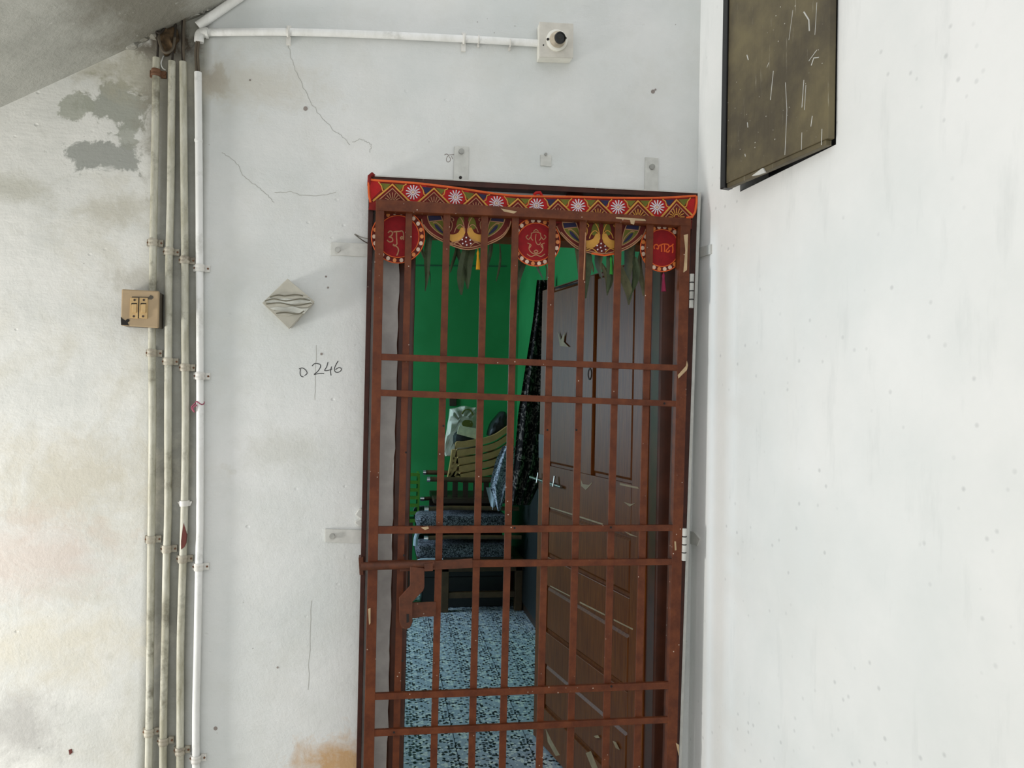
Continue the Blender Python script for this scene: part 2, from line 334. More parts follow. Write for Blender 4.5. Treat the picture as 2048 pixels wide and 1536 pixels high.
# the room behind the gate
IX0, IX1, IY1, IZ1 = -1.6, 1.06, 3.75, 2.75
tag(box('wall_inner_back', (IX0 - .12, IY1, 0), (IX1 + .12, IY1 + .12, IZ1), M['green']), 'green wall at the far end of the room behind the gate', 'wall', kind='structure')
tag(box('wall_inner_right', (IX1, WT, 0), (IX1 + .12, IY1, IZ1), M['green']), 'lighter green side wall behind the open wooden door', 'wall', kind='structure')
bm = bmesh.new()
add_box(bm, (IX0 - .12, WT, 0), (IX0, IY1, 0.85)); add_box(bm, (IX0 - .12, WT, 2.05), (IX0, IY1, IZ1)); add_box(bm, (IX0 - .12, WT, .85), (IX0, 2.05, 2.05)); add_box(bm, (IX0 - .12, 3.25, .85), (IX0, IY1, 2.05))
tag(link('wall_inner_left', bm, M['green']), 'green inner wall with the window that lights the room', 'wall', kind='structure')
tag(box('ceiling_inner', (IX0 - .12, WT, IZ1), (IX1 + .12, IY1 + .12, IZ1 + .1), M['plate']), 'plain ceiling of the room behind the gate', 'ceiling', kind='structure')
bm = bmesh.new(); add_box(bm, (IX0, WT, -0.1), (IX1, IY1, -0.006)); add_box(bm, (ox0, 0.0, -0.1), (ox1, WT, -0.002))
fl = tag(link('floor_inner', bm, M['hole']), 'speckled terrazzo tile floor inside the room behind the gate', 'floor', kind='structure')
TS = 0.30
first = None; xg = -0.56; nx = 5
tx = []
x = xg
while x < IX1 - 0.02: tx.append(x); x += TS
ty = []; y = WT + 0.02
while y < IY1 - 0.02: ty.append(y); y += TS
for x in tx:
    for y in ty:
        x1 = min(TS, IX1 - x); y1 = min(TS, IY1 - y)
        if first is None or x1 < TS - 1e-6 or y1 < TS - 1e-6:
            t_ = bmesh.new(); add_box(t_, (x + 0.0016, y + 0.0016, -0.006), (x + x1 - 0.0016, y + y1 - 0.0016, 0.0)); o = link('floor_tile', t_, M['terr'], fl)
            if first is None: first = o; fx, fy = x, y
        else:
            o = first.copy(); COL.objects.link(o); o.location = (x - fx, y - fy, 0)
# grey strip of green-wall relief line
slab('wall_groove', [(815, 529), (1012, 531), (1012, 534), (815, 532)], IY1 - 0.004, IY1, simple('groove', (34, 96, 58), .8), bpy.data.objects['wall_inner_back'])

# wooden door frame inside the opening, plastered edge of the wall
tr = thing('trim_1', 'dark brown wooden door frame set inside the wall opening', 'door frame', (ox0, 0.1, 0), kind='structure')
fj = P(822, 800, 0.06).x - P(800, 800, 0.06).x
def vjamb(x0, x1): return box('jamb', (x0, 0.05, 0), (x1, 0.16, oz1), M['trimwood'], tr, 0.006)
vjamb(ox0, ox0 + 0.05); vjamb(ox1 - 0.055, ox1)
box('head_rail', (ox0 + .05, 0.05, oz1 - 0.06), (ox1 - .055, 0.16, oz1), M['wood'], tr, 0.006)
bm = bmesh.new(); random.seed(3)
nseg = 40; zs = [i * oz1 / nseg for i in range(nseg + 1)]
f = [Vector((P(735, 900, 0).x, -0.0035, 0))] + [Vector((ox0 + random.uniform(-0.003, 0.004), -0.0035, z)) for z in zs] + [Vector((P(745, 500, 0).x, -0.0035, oz1))]
add_prism(bm, f, [Vector((v.x, 0.045, v.z)) for v in f]); 
link('plaster_edge', bm, M['reveal'], wall_back)  # front edge of the wall, its shade put into the grey

# ------------------------------------------------------------------ the open wooden door
d = ray(1066, 1474); k = -CAM.z / d.z; fr = CAM + d * k; fr.z = 0     # free corner stands on the floor
HX, HY = ox1 - 0.06, 0.13
hg = Vector((HX, HY, 0)); du = (fr - hg); DW = du.length; du.normalize(); dn = Vector((-du.y, du.x, 0)); dn = dn if dn.y < 0 or dn.x < 0 else -dn
if dn.x > 0: dn = -dn                                     # the face seen by the camera looks left
DH = oz1 - 0.075
def uz(px, py):                                           # pixel -> door coordinates
    dd = ray(px, py); kk = (hg - CAM).dot(dn) / dd.dot(dn); q = CAM + dd * kk; return (q - hg).dot(du), q.z
def DP(u, z, o): return hg + du * u + Vector((0, 0, z)) + dn * o
def dbox(name, u0, u1, z0, z1, o0, o1, mat, par, bev=0.0):
    bm = bmesh.new(); add_prism(bm, [DP(u0, z0, o1), DP(u1, z0, o1), DP(u1, z1, o1), DP(u0, z1, o1)], [DP(u0, z0, o0), DP(u1, z0, o0), DP(u1, z1, o0), DP(u0, z1, o0)])
    return link(name, bm, mat, par, False, bev)
door = thing('door_1', 'brown panelled wooden door standing open behind the gate', 'door', hg, kind='structure')
G = 0.012; T0, T1 = -0.036, 0.0
zf = lambda py: uz(1100, py)[1]
SW = 0.095
rows = [(zf(932), zf(578), 2), (zf(1116), zf(1016), 1), (zf(1270), zf(1174), 1), (zf(1429), zf(1335), 1)]
dbox('stile', 0, SW, 0.01, DH, T0, T1, M['wood'], door, .002); dbox('stile', DW - SW, DW, 0.01, DH, T0, T1, M['wood'], door, .002)
prev = DH
for z0, z1, nc in rows:
    dbox('rail', SW, DW - SW, z1, prev, T0, T1, M['wood'], door, .002); prev = z0
dbox('rail', SW, DW - SW, 0.01, prev, T0, T1, M['wood'], door, .002)
for z0, z1, nc in rows:
    cols = [(SW, DW - SW)]
    if nc == 2:
        um = (SW + DW - SW) / 2; dbox('mullion', um - .05, um + .05, z0, z1, T0, T1, M['wood'], door, .002); cols = [(SW, um - .05), (um + .05, DW - SW)]
    for u0, u1 in cols:
        dbox('panel', u0, u1, z0, z1, T0 + .012, T1 - .012, M['wood'], door)
        pn = bmesh.new(); e = 0.010; e2 = 0.019
        add_prism(pn, [DP(u0 + e2, z0 + e2, T1 - .005), DP(u1 - e2, z0 + e2, T1 - .005), DP(u1 - e2, z1 - e2, T1 - .005), DP(u0 + e2, z1 - e2, T1 - .005)],
                  [DP(u0 + e, z0 + e, T1 - .012), DP(u1 - e, z0 + e, T1 - .012), DP(u1 - e, z1 - e, T1 - .012), DP(u0 + e, z1 - e, T1 - .012)])
        link('raised_field', pn, M['wood'], door)
def dpoly(name, pts, mat, par, o0=0.0, o1=0.0012):
    q = [uz(*p) for p in pts]; bm = bmesh.new(); add_prism(bm, [DP(u, z, o1) for u, z in q], [DP(u, z, o0) for u, z in q]); return link(name, bm, mat, par)
for pts in ([(1162, 958), (1166, 968), (1178, 970), (1186, 964), (1178, 974), (1172, 980), (1163, 972)], [(1116, 662), (1122, 680), (1130, 664), (1128, 684), (1138, 694), (1120, 692)],
            [(1248, 1004), (1262, 1008), (1272, 1006), (1260, 1013)], [(1248, 1062), (1262, 1068), (1276, 1074), (1262, 1071)], [(1240, 966), (1276, 974), (1278, 978), (1240, 970)],
            [(1101, 1014), (1150, 1029), (1206, 1047), (1206, 1050), (1150, 1032), (1101, 1016)], [(1092, 1458), (1104, 1482), (1120, 1510), (1112, 1512), (1096, 1484)],
            [(1172, 1506), (1182, 1502), (1196, 1536), (1186, 1540)], [(1226, 1482), (1232, 1484), (1240, 1500), (1232, 1496)], [(1188, 1472), (1196, 1470), (1200, 1476), (1192, 1476)],
            [(1101, 1171), (1140, 1191), (1140, 1193), (1101, 1173)], [(1160, 1203), (1210, 1228), (1210, 1231), (1160, 1206)], [(1228, 1238), (1266, 1257), (1266, 1260), (1228, 1241)]):
    dpoly('paint_chip', pts, M['chip'], door)
dpoly('top_gap', [(1111, 575), (1157, 564), (1157, 567), (1111, 578)], M['hole'], door, 0.0, 0.0008)
tb = dpoly('tower_bolt', [(1085, 958), (1112, 966), (1112, 974), (1085, 966)], M['steel'], door, 0.0, 0.006)
u0, z0 = uz(1066, 954); u1, z1 = uz(1128, 974)
tube('bolt_rod', [DP(u0, z0, .012), DP(u1, z1, .012)], 0.006, M['steel'], tb)
for px, py in ((1082, 951), (1115, 958)):
    u, z = uz(px, py); tube('bolt_handle', [DP(u, z + .012, .012), DP(u, z - .03, .018)], 0.004, M['steel'], tb, 8)
dpoly('lock_plate', [(1079, 868), (1090, 870), (1090, 917), (1079, 915)], M['darkwood'], door, 0.0, 0.004)
u, z = uz(1180, 748); bm = bmesh.new(); add_tube(bm, [DP(u + .014 * math.cos(a), z + .02 * math.sin(a), 0.0) for a in [i * math.pi / 8 for i in range(17)]], 0.003, 6); link('peephole_ring', bm, M['darkwood'], door, True)

# ------------------------------------------------------------------ fixed gate frame with its wall straps
FY0, FY1 = -0.042, -0.002
gf = thing('gate_frame', 'dark maroon angle iron frame fixed around the doorway', 'gate frame', P(740, 1700, 0))
xl = lambda y: 738 - (y - 352) * 0.0215         # left outer edge of the frame in the photograph
xr_ = lambda y: 1402 - (y - 388) * 0.0335
PB = 1740
slab('frame_post', [(xl(352), 352), (xl(352) + 10, 352), (xl(PB) + 9, PB), (xl(PB), PB)], FY0, FY1, M['frame'], gf, .001)
slab('frame_post', [(xr_(388) - 17, 388), (xr_(388) - 6, 388), (xr_(PB) - 6, PB), (xr_(PB) - 17, PB)], FY0, FY1, M['frame'], gf, .001)
slab('frame_head', [(739, 352), (1402, 387), (1402, 397), (739, 363)], FY0, FY1, M['frame'], gf, .001)
slab('frame_packer', [(1134, 376), (1166, 378), (1166, 404), (1134, 402)], -0.012, -0.001, M['frame'], gf)
slab('paint_edge', [(xr_(388) - 6, 386), (xr_(388), 386), (xr_(PB) - 1, PB), (xr_(PB) - 6, PB)], FY0 - .002, FY1, M['strap'], gf)
slab('paint_edge', [(739, 349.5), (1402, 384.5), (1402, 387), (739, 352)], FY0 - .002, FY1, M['strap'], gf)
def strap(poly, bolt, hole=None):
    s = slab('wall_strap', poly, -0.006, 0.0, M['strap'], gf, .0008)
    b = disc('bolt_head', bolt[0], bolt[1], 5.5, -0.012, -0.005, M['bolt'], s, 12)
    if hole: disc('screw_hole', hole[0], hole[1], 3.2, -0.0066, -0.005, M['hole'], s, 10)
    return s
strap([(909, 292), (938, 293), (936, 361), (907, 359)], (923, 302), (921, 355))
strap([(1291, 314), (1317, 316), (1316, 384), (1289, 382)], (1305, 333))
strap([(662, 484), (738, 487), (737, 513), (661, 510)], (675, 499))
strap([(650, 1058), (727, 1060), (727, 1087), (650, 1084)], (664, 1073))
bm = bmesh.new(); q = [PR(1399, 496), PR(1424, 489), PR(1424, 508), PR(1399, 516)]; add_prism(bm, [v + nr * .005 for v in q], q); link('wall_strap', bm, M['strap'], gf)
bm = bmesh.new(); q = [PR(1379, 1062), PR(1391, 1064), PR(1402, 1078), PR(1397, 1092), PR(1379, 1086)]; add_prism(bm, [v + nr * .005 for v in q], q); link('wall_strap', bm, M['strap'], gf)
slab('bolt_keeper', [(717, 1116), (727, 1114), (727, 1150), (719, 1150)], -0.05, -0.01, M['rust'], gf, .001)

# ------------------------------------------------------------------ the barred gate
GY = -0.072; GF = -0.092
gate = thing('barred_gate', 'brown painted iron gate of flat bars closing the doorway', 'gate', P(1050, 1720, GY))
def gx(xtop, y): return xtop - (y - 600) * 0.0243
def vbar(xc_, w, y0=410, y1=PB, f=GY - .008, b=GY, name='vertical_bar'):
    return slab(name, [(gx(xc_, y0) - w / 2, y0), (gx(xc_, y0) + w / 2, y0), (gx(xc_, y1) + w / 2, y1), (gx(xc_, y1) - w / 2, y1)], f, b, M['gate'], gate, .0008)
slab('stile', [(752, 398), (769, 399), (744, PB), (722, PB)], GF, GY + .015, M['gate'], gate, .001)
slab('stile', [(1362, 437), (1382, 438), (1348, PB), (1328, PB)], GF, GY + .015, M['gate'], gate, .001)
slab('top_bar', [(752, 398), (1060, 416), (1382, 437), (1382, 452), (1060, 434), (752, 421)], GF - .001, GY + .014, M['gate'], gate, .001)
bars = [vbar(x, 13.5, 412 + (x - 752) * .06) for x in (814, 890, 966, 1027.5, 1101.5, 1163, 1234, 1297)]
def hbar(l, r): return slab('horizontal_bar', [(l[0], l[1]), (r[0], r[1]), (r[0], r[2]), (l[0], l[2])], GF + .001, GY - .0075, M['gate'], gate, .0008)
hbar((762, 707, 720), (1366, 730, 742)); hbar((760, 779, 792), (1364, 802, 814)); hbar((750, 1053, 1068), (1354, 1050, 1062))
hbar((742, 1122, 1137), (1352, 1118, 1130)); hbar((738, 1388, 1401), (1345, 1364, 1378)); hbar((738, 1461, 1474), (1343, 1434, 1446))
hbar((732, 1706, 1722), (1334, 1660, 1674))
for (x, y) in ((887, 852), (1095, 860), (1153, 860), (823, 1058), (1029, 1056), (1222, 1055), (812, 905), (1223, 1373), (1329, 807), (788, 1465), (805, 1322), (808, 1111)):
    disc('bar_hole', x, y, 2.2, GF - .0004, GF + .002, M['hole'], gate, 8)
for pts in ([(1002, 417), (1034, 423), (1028, 427), (1008, 423)], [(1232, 434), (1290, 438), (1292, 442), (1270, 441), (1268, 449), (1262, 447), (1260, 440), (1232, 437)], [(1368, 470), (1376, 468), (1374, 540), (1367, 545), (1371, 500)],
            [(1356, 750), (1372, 732), (1374, 722), (1376, 730), (1374, 740), (1357, 757)], [(736, 1218), (741, 1216), (741, 1246), (738, 1250)], [(842, 1055), (856, 1053), (858, 1057), (850, 1060)], [(1352, 1486), (1358, 1490), (1358, 1512)], [(1349, 1083), (1352, 1083), (1353, 1100), (1350, 1101)]):
    slab('paint_chip', pts, GF - .0016, GF + .001, M['chip'], gate)
for (x, y, h) in ((1380, 548, 68), (1365, 1057, 64)):
    hb = bmesh.new(); xx = x + 4
    add_tube(hb, [P(xx, y, GF), P(xx - h * .024, y + h, GF)], 4.2 * S(x, y, GF), 10)
    hgn = link('hinge', hb, M['strap'] if y > 800 else M['bolt'], gate, True)
    for k in (1, 2, 3):
        yy = y + h * k / 4; kb = bmesh.new(); add_tube(kb, [P(xx - (yy - y) * .024, yy - 1, GF), P(xx - (yy - y) * .024, yy + 1, GF)], 4.8 * S(x, y, GF), 10); link('knuckle_gap', kb, M['hole'], hgn, True)
# sliding bolt with its hasp
lt = slab('bolt_plate', [(800, 1127), (945, 1117), (945, 1136), (800, 1143)], GF - .004, GF, M['rust'], gate, .001)
tube('slide_bolt', [P(722, 1133, GF - .012), P(868, 1128, GF - .012)], 0.011, M['rust'], lt, 12)
slab('bolt_stop', [(849, 1127), (866, 1126), (866, 1142), (849, 1143)], GF - .028, GF - .002, M['rust'], lt, .001)
slab('hasp', [(820, 1133), (849, 1137), (849, 1174), (846, 1182), (825, 1204), (825, 1245), (820, 1256), (812, 1259), (804, 1256), (799, 1244), (798, 1196), (820, 1172)], GF - .024, GF - .016, M['rust'], lt, .0012)
slab('hasp_slot', [(813, 1228), (818, 1228), (818, 1244), (813, 1246)], GF - .0245, GF - .0235, M['hole'], lt)
slab('staple_lug', [(806, 1206), (872, 1204), (872, 1233), (842, 1234), (830, 1237), (806, 1234)], GF - .010, GF - .003, M['rust'], lt, .001)

# ------------------------------------------------------------------ embroidered door valance (toran)
TY = -0.050
tor = thing('door_valance', 'red embroidered door valance with medallions hung behind the gate top', 'valance', P(1070, 540, TY))
TOP = [(738, 356), (745, 360), (826, 366), (911, 376), (993, 388), (1040, 392), (1073, 393), (1156, 394), (1236, 396), (1314, 396), (1392, 392)]
tl = sm2(TOP, 5)
hgt = lambda x: 60 - 12 * (x - 738) / 660
strip = tl + [(1393, 400), (1392, 420), (1385, 433), (1376, 437)] + [(x, y + hgt(x)) for x, y in tl[::-1] if x < 1370] + [(738, 395)]
vb = slab('valance_strip', strip, TY - .003, TY, M['maroon'], tor)
ty = lambda x: lerp_line(TOP, x)
F1 = TY - .0036
apex = [785, 868, 952, 1036, 1116, 1196, 1276, 1353]; suns = [826, 911, 993, 1073, 1156, 1236, 1314]
edges = [742] + suns + [1390]
for i, x in enumerate(suns):            # red lobes holding the white suns
    y = ty(x); slab('red_lobe', [(x - 27, y + 4), (x + 27, y + 4), (x + 25, y + 18), (x + 6, y + 42), (x - 6, y + 42), (x - 25, y + 18)], F1, TY - .002, M['red'], vb)
slab('red_lobe', [(739, 362), (760, 363), (768, 374), (742, 400)], F1, TY - .002, M['red'], vb); slab('red_lobe', [(1368, 398), (1390, 397), (1388, 428), (1380, 433)], F1, TY - .002, M['red'], vb)
F2 = TY - .0046
for i, x in enumerate(apex):
    y = ty(x) + 8; l = edges[i]; r = edges[i + 1]; yl = ty(l) + 46; yr = ty(r) + 42
    slab('dark_triangle', [(x, y + 6), (x + 32, y + 40), (x - 32, y + 40)], F1 - .0003, TY - .002, M['darkred'], vb)
    strokes('zigzag_braid', [[(l + 4, yl - 2), (x, y - 2), (r - 4, yr - 2)]], F2, 4.2, M['gold'], vb)
    strokes('zigzag_braid', [[(l + 10, yl + 1), (x, y + 6), (r - 10, yr + 1)]], F2, 2.6, M['tan'], vb)
    for s in (-1, 1):
        slab('corner_applique', [(x + s * 4, ty(x) + 5), (x + s * 24, ty(x + s * 24) + 5), (x + s * 19, ty(x) + 13), (x + s * 15, ty(x) + 18)], F1 - .0006, TY - .002, M['olive'] if (i + s) % 3 else M['navy'], vb)
        strokes('corner_braid', [[(x + s * 28, ty(x + s * 28) + 3), (x + s * 22, ty(x) + 9), (x + s * 20, ty(x) + 18), (x + s * 15, ty(x) + 21)]], F2, 2.4, M['gold'], vb)
    sl = [[(x, y + 28)] + [(x + 16 * math.cos(a), y + 30 - 17 * math.sin(a))] for a in [math.pi * k / 8 for k in range(9)]]
    sl = [[(x + 7 * math.cos(a), y + 32 - 7 * math.sin(a)), (x + 16 * math.cos(a), y + 32 - 18 * math.sin(a))] for a in [math.pi * k / 8 for k in range(9)]]
    strokes('small_sun_motif', sl + [ell(x, y + 32, 5, 5, 8, math.pi, 2 * math.pi)], F2, 1.8, M['tan'] if i < 5 else M['gold'], vb)
for i, x in enumerate(suns):
    y = ty(x) + 18.5
    strokes('white_sun_motif', [[(x + 6 * math.cos(a), y + 6 * math.sin(a)), (x + 14.5 * math.cos(a), y + 14.5 * math.sin(a))] for a in [math.pi * k / 6.5 for k in range(13)]] + [ell(x, y, 4.5, 4.5, 12) + [(x + 4.5, y)]], F2, 2.4, M['white'], vb)
    disc('sun_mirror', x, y, 2.6, F2 - .0006, F2 + .0004, M['mirror'], vb, 10)
strokes('orange_piping', [tl[::1], [(738, 352), (737, 375), (738, 392), (741, 405)], [(1393, 392), (1393, 405), (1390, 424), (1384, 434), (1372, 436)]], F2 + .0006, 5.0, M['orange'], vb, flat=0.8)
bm = bmesh.new(); add_tube(bm, [P(1068, 390, TY), P(1072, 386, TY - .004), P(1080, 385, TY - .004), P(1084, 392, TY)], .0045, 8); link('hanging_loop', bm, M['red'], vb, True)
bm = bmesh.new(); add_tube(bm, [P(738, 372, TY), P(739, 352, TY - .006), P(744, 348, TY - .002), P(750, 354, -0.03)], .005, 8); link('corner_knot', bm, M['maroon'], vb, True)
# lower backing
slab('lower_band', [(752, 408), (1060, 424), (1385, 440), (1383, 458), (1290, 466), (1240, 462), (1112, 454), (1020, 446), (850, 438), (752, 432)], TY, TY + .003, M['darkred'], tor)
# medallions
def medallion(cx, cy, r, ri, lines, wpx, mat, ry=None):
    md = disc('medallion', cx, cy, r, TY - .004, TY + .001, M['darkred'], tor, 36, ry)
    k = (ry or r) / r
    disc('velvet_centre', cx, cy, ri, TY - .0055, TY - .003, M['medred'], md, 30, ri * k)
    strokes('ring_piping', [ell(cx, cy, ri + 1, (ri + 1) * k, 36) + [(cx + ri + 1, cy)], ell(cx, cy, r, r * k, 36) + [(cx + r, cy)]], TY - .0055, 2.2, M['orange'], md)
    n = 22; rm = (r + ri) / 2 + .8
    for j in range(n):
        a = 2 * math.pi * j / n; x, y = cx + rm * math.cos(a), cy + rm * k * math.sin(a)
        slab('sequin', ell(x, y, 3.9, 4.3, 8), TY - .0056, TY - .0035, M['mirror'] if j % 3 else M['mirrord'], md)
    strokes('lettering', lines, TY - .0062, wpx, mat, md, smoothk=4)
    return md
shubh = [[(776, 466), (780, 462), (785, 465), (783, 471), (778, 474), (784, 476), (785, 482), (779, 484), (774, 480)], [(787, 464), (793, 463), (798, 463)], [(793, 463), (793, 476), (794, 488)], [(798, 463), (804, 462), (807, 467), (807, 480)], [(803, 478), (806, 476), (804, 473), (801, 476), (803, 479)], [(794, 488), (789, 492), (786, 489), (794, 494), (797, 500), (795, 508), (793, 511)]]
medallion(796, 473, 53, 41, shubh, 2.8, M['tan'])
gan = [[(1067, 463), (1072, 459), (1077, 463)], [(1062, 467), (1072, 464), (1082, 467)], [(1063, 468), (1062, 476), (1066, 481)], [(1081, 468), (1082, 476), (1078, 481)], [(1072, 468), (1071, 480), (1074, 488), (1079, 489), (1081, 485)], [(1056, 470), (1052, 474), (1057, 479), (1061, 474)], [(1088, 470), (1092, 474), (1087, 479), (1083, 474)],
       [(1060, 488), (1058, 498), (1064, 506), (1072, 508), (1080, 506), (1086, 498), (1084, 488)], [(1055, 486), (1062, 490), (1059, 496)], [(1089, 486), (1082, 490), (1085, 496)], [(1054, 508), (1062, 513), (1072, 510), (1082, 513), (1090, 508)], [(1072, 500), (1068, 503), (1072, 506), (1076, 503), (1072, 500)]]
medallion(1072, 484, 48, 37, gan, 2.0, M['tan'])
labh = [[(1309, 498), (1308, 492), (1313, 489), (1317, 493), (1316, 498), (1313, 496)], [(1317, 493), (1321, 490), (1323, 494), (1323, 504)], [(1322, 490), (1328, 488), (1329, 494), (1329, 504)], [(1328, 488), (1336, 489), (1338, 494), (1334, 499), (1332, 503), (1337, 504), (1339, 500)], [(1338, 494), (1344, 491), (1347, 488)], [(1345, 490), (1346, 498), (1345, 506)]]
medallion(1324, 496, 43, 33, labh, 2.8, M['orange'], 47)
# half-moon pieces with paired peacocks and paisleys
def halfmoon(L, tly, sc):
    ol = sm2(L, 4); top = [(L[-1][0] - 6, tly + 4), (L[0][0] + 8, tly)]
    hm = slab('half_moon', ol + top, TY - .0035, TY + .001, M['darkred'], tor)
    strokes('rim_piping', [ol, [(x, y - 4) for x, y in ol[4:-4]]], TY - .0045, 2.4, M['tan'], hm)
    x0, x1 = L[0][0], L[-1][0]; cx = (x0 + x1) / 2; by = max(y for x, y in L)
    Z = TY - .005
    for s in (-1, 1):
        ex = cx + s * (x1 - x0) * 0.40; ey = L[0][1] + 2 if s < 0 else L[-1][1]
        def q(a, b): return (ex - s * a, ey + b)
        slab('paisley', sm2([q(8, -22), q(-3, -17), q(-6, -6), q(0, 10), q(14, 24), q(30, 33), q(28, 12), q(22, -6), q(16, -19)], 3), Z, TY - .003, M['olive'], hm)
        slab('paisley_tip', [q(8, -22), q(-3, -17), q(-5, -10), q(21, -10), q(16, -19)], Z - .0004, TY - .003, M['tan'], hm)
        slab('paisley_band', [q(-5, -9), q(22, -10), q(25, 0), q(-2, 3)], Z - .0006, TY - .003, M['navy'], hm)
        slab('paisley_eye', sm2([q(8, 8), q(14, 10), q(24, 22), q(28, 28), q(18, 23), q(10, 15), q(8, 8)], 3), Z - .0004, TY - .003, M['navy'], hm)
        strokes('paisley_braid', [[q(-5, -9), q(22, -10)], [q(-3, 3), q(25, 0)], [q(8, -22), q(-3, -17), q(-6, -6), q(0, 10), q(14, 24), q(30, 33)], [q(8, -22), q(16, -19), q(22, -6), q(28, 12), q(30, 33)], [q(5, 6), q(12, 5), q(24, 16), q(29, 28)]], Z - .0005, 2.0, M['tan'], hm, 4)
        def r(a, b): return (cx + s * a, by + b)
        slab('peacock_body', sm2([r(2, -42), r(10, -44), r(16, -34), r(26, -30), r(38, -30), r(32, -18), r(20, -14), r(8, -22), r(2, -34)], 3), Z, TY - .003, M['gold'], hm)
        slab('peacock_wing', sm2([r(6, -66), r(16, -62), r(20, -46), r(14, -40), r(8, -48), r(4, -58)], 3), Z, TY - .003, M['olive'], hm)
        strokes('peacock_outline', [[r(38, -30), r(30, -40), r(28, -52), r(32, -60), r(29, -64), r(25, -60), r(27, -57)], [r(3, -36), r(6, -54), r(14, -66), r(26, -68), r(34, -64)], [r(3, -42), r(12, -50), r(20, -44), r(24, -34)], [r(4, -28), r(14, -18), r(30, -14)], [r(8, -6), r(18, -14), r(28, -10), r(34, -13)]], Z - .0006, 2.0, M['tan'] if sc else M['gold'], hm, 4)
    for dx, dy in ((0, -24), (-8, -20), (8, -19), (-1, -16), (-7, -12), (9, -12), (1, -9)):
        disc('sequin', cx + dx, by + dy, 1.6, Z - .001, TY - .003, M['white'], hm, 8)
    return hm
halfmoon([(843, 438), (847, 453), (864, 471), (896, 488), (931, 499), (962, 494), (1001, 477), (1017, 458), (1022, 442)], 426, 1)
hm2 = halfmoon([(1113, 452), (1122, 468), (1151, 495), (1183, 507), (1209, 511), (1232, 506), (1262, 493), (1284, 474), (1292, 458)], 446, 0)
strokes('orange_edge', [[(1183, 507), (1209, 511), (1232, 507)]], TY - .0055, 4, M['orange'], hm2)
def tassel(cx, y0, y1, y2, w, mat):
    bm = bmesh.new(); add_tube(bm, [P(cx, y0, TY), P(cx, y1, TY)], .0012, 5)
    sc = S(cx, y1, TY); add_tube(bm, [P(cx, y1 - 2, TY), P(cx, y1 + 3, TY), P(cx, y1 + 7, TY), P(cx + .5, y2, TY)], [1.5 * sc, 3 * sc, 2.2 * sc, w * sc], 9); return link('tassel', bm, mat, tor, True)
tassel(956, 496, 504, 539, 5, M['yellowt']); tassel(1222, 506, 516, 549, 4, M['greent']); tassel(1327, 543, 549, 583, 5, M['pinkt'])
# dried mango leaves hanging below
def leaf(x0, y0, x1, y1, w, mat, tw, y):
    bm = bmesh.new(); n = 8; rows_ = []; a = P(x0, y0, y); b = P(x1, y1, y); ax = (b - a); Lh = ax.length; ax.normalize(); sd = Vector((ax.z, 0, -ax.x)); sc = S(x0, y0, y)
    for i in range(n + 1):
        t = i / n; wd = w * sc * 0.5 * (math.sin(math.pi * min(1, t * 0.9 + 0.08)) ** 0.8 + .05); bend = math.sin(t * 5 + tw) * 0.006
        c = a + ax * (Lh * t) + sd * bend + Vector((0, math.cos(t * 4 + tw) * .006, 0)); ang = tw + t * 1.5
        dv = sd * math.cos(ang * .6) + Vector((0, math.sin(ang * .6), 0)); fold = Vector((0, -wd * .5, 0))
        rows_.append([c - dv * wd, c + fold, c + dv * wd])
    for th_ in (0, 1):
        vs = [[bm.verts.new(v + Vector((0, .0008 * th_, 0))) for v in r] for r in rows_]
        for r0, r1 in zip(vs, vs[1:]):
            for j in range(2): bm.faces.new((r0[j], r0[j + 1], r1[j + 1], r1[j]) if th_ == 0 else (r0[j + 1], r0[j], r1[j], r1[j + 1]))
    me = link('leaf', bm, mat, tor, True); return me
LV = [(868, 474, 846, 582, 14), (838, 500, 862, 578, 12), (912, 486, 905, 545, 14), (930, 494, 925, 590, 20), (948, 494, 932, 578, 22), (915, 500, 930, 572, 16), (1000, 474, 994, 562, 12), (978, 486, 978, 545, 9), (1046, 524, 1038, 580, 18), (1074, 530, 1085, 566, 9), (1094, 524, 1088, 560, 10),
      (1150, 484, 1165, 570, 24), (1164, 500, 1176, 596, 22), (1196, 505, 1205, 560, 24), (1186, 505, 1182, 545, 20), (1226, 510, 1212, 585, 18), (1206, 556, 1218, 590, 12), (1252, 484, 1262, 590, 26), (1268, 478, 1276, 560, 22), (1284, 520, 1282, 592, 14), (1246, 560, 1256, 610, 16), (1272, 545, 1262, 600, 18), (1240, 505, 1236, 560, 14)]
for i, (a, b, c, d_, wd) in enumerate(LV): leaf(a, b - 30, c, d_, wd, M['leaf'] if a < 1050 or i % 3 == 0 else M['leaf2'], i * 1.3, -0.040 + .007 * (i % 3))
strokes('loose_thread', [[(1171, 465), (1169, 520), (1167, 560)]], GY - .0095, 2.4, M['tan'], tor)

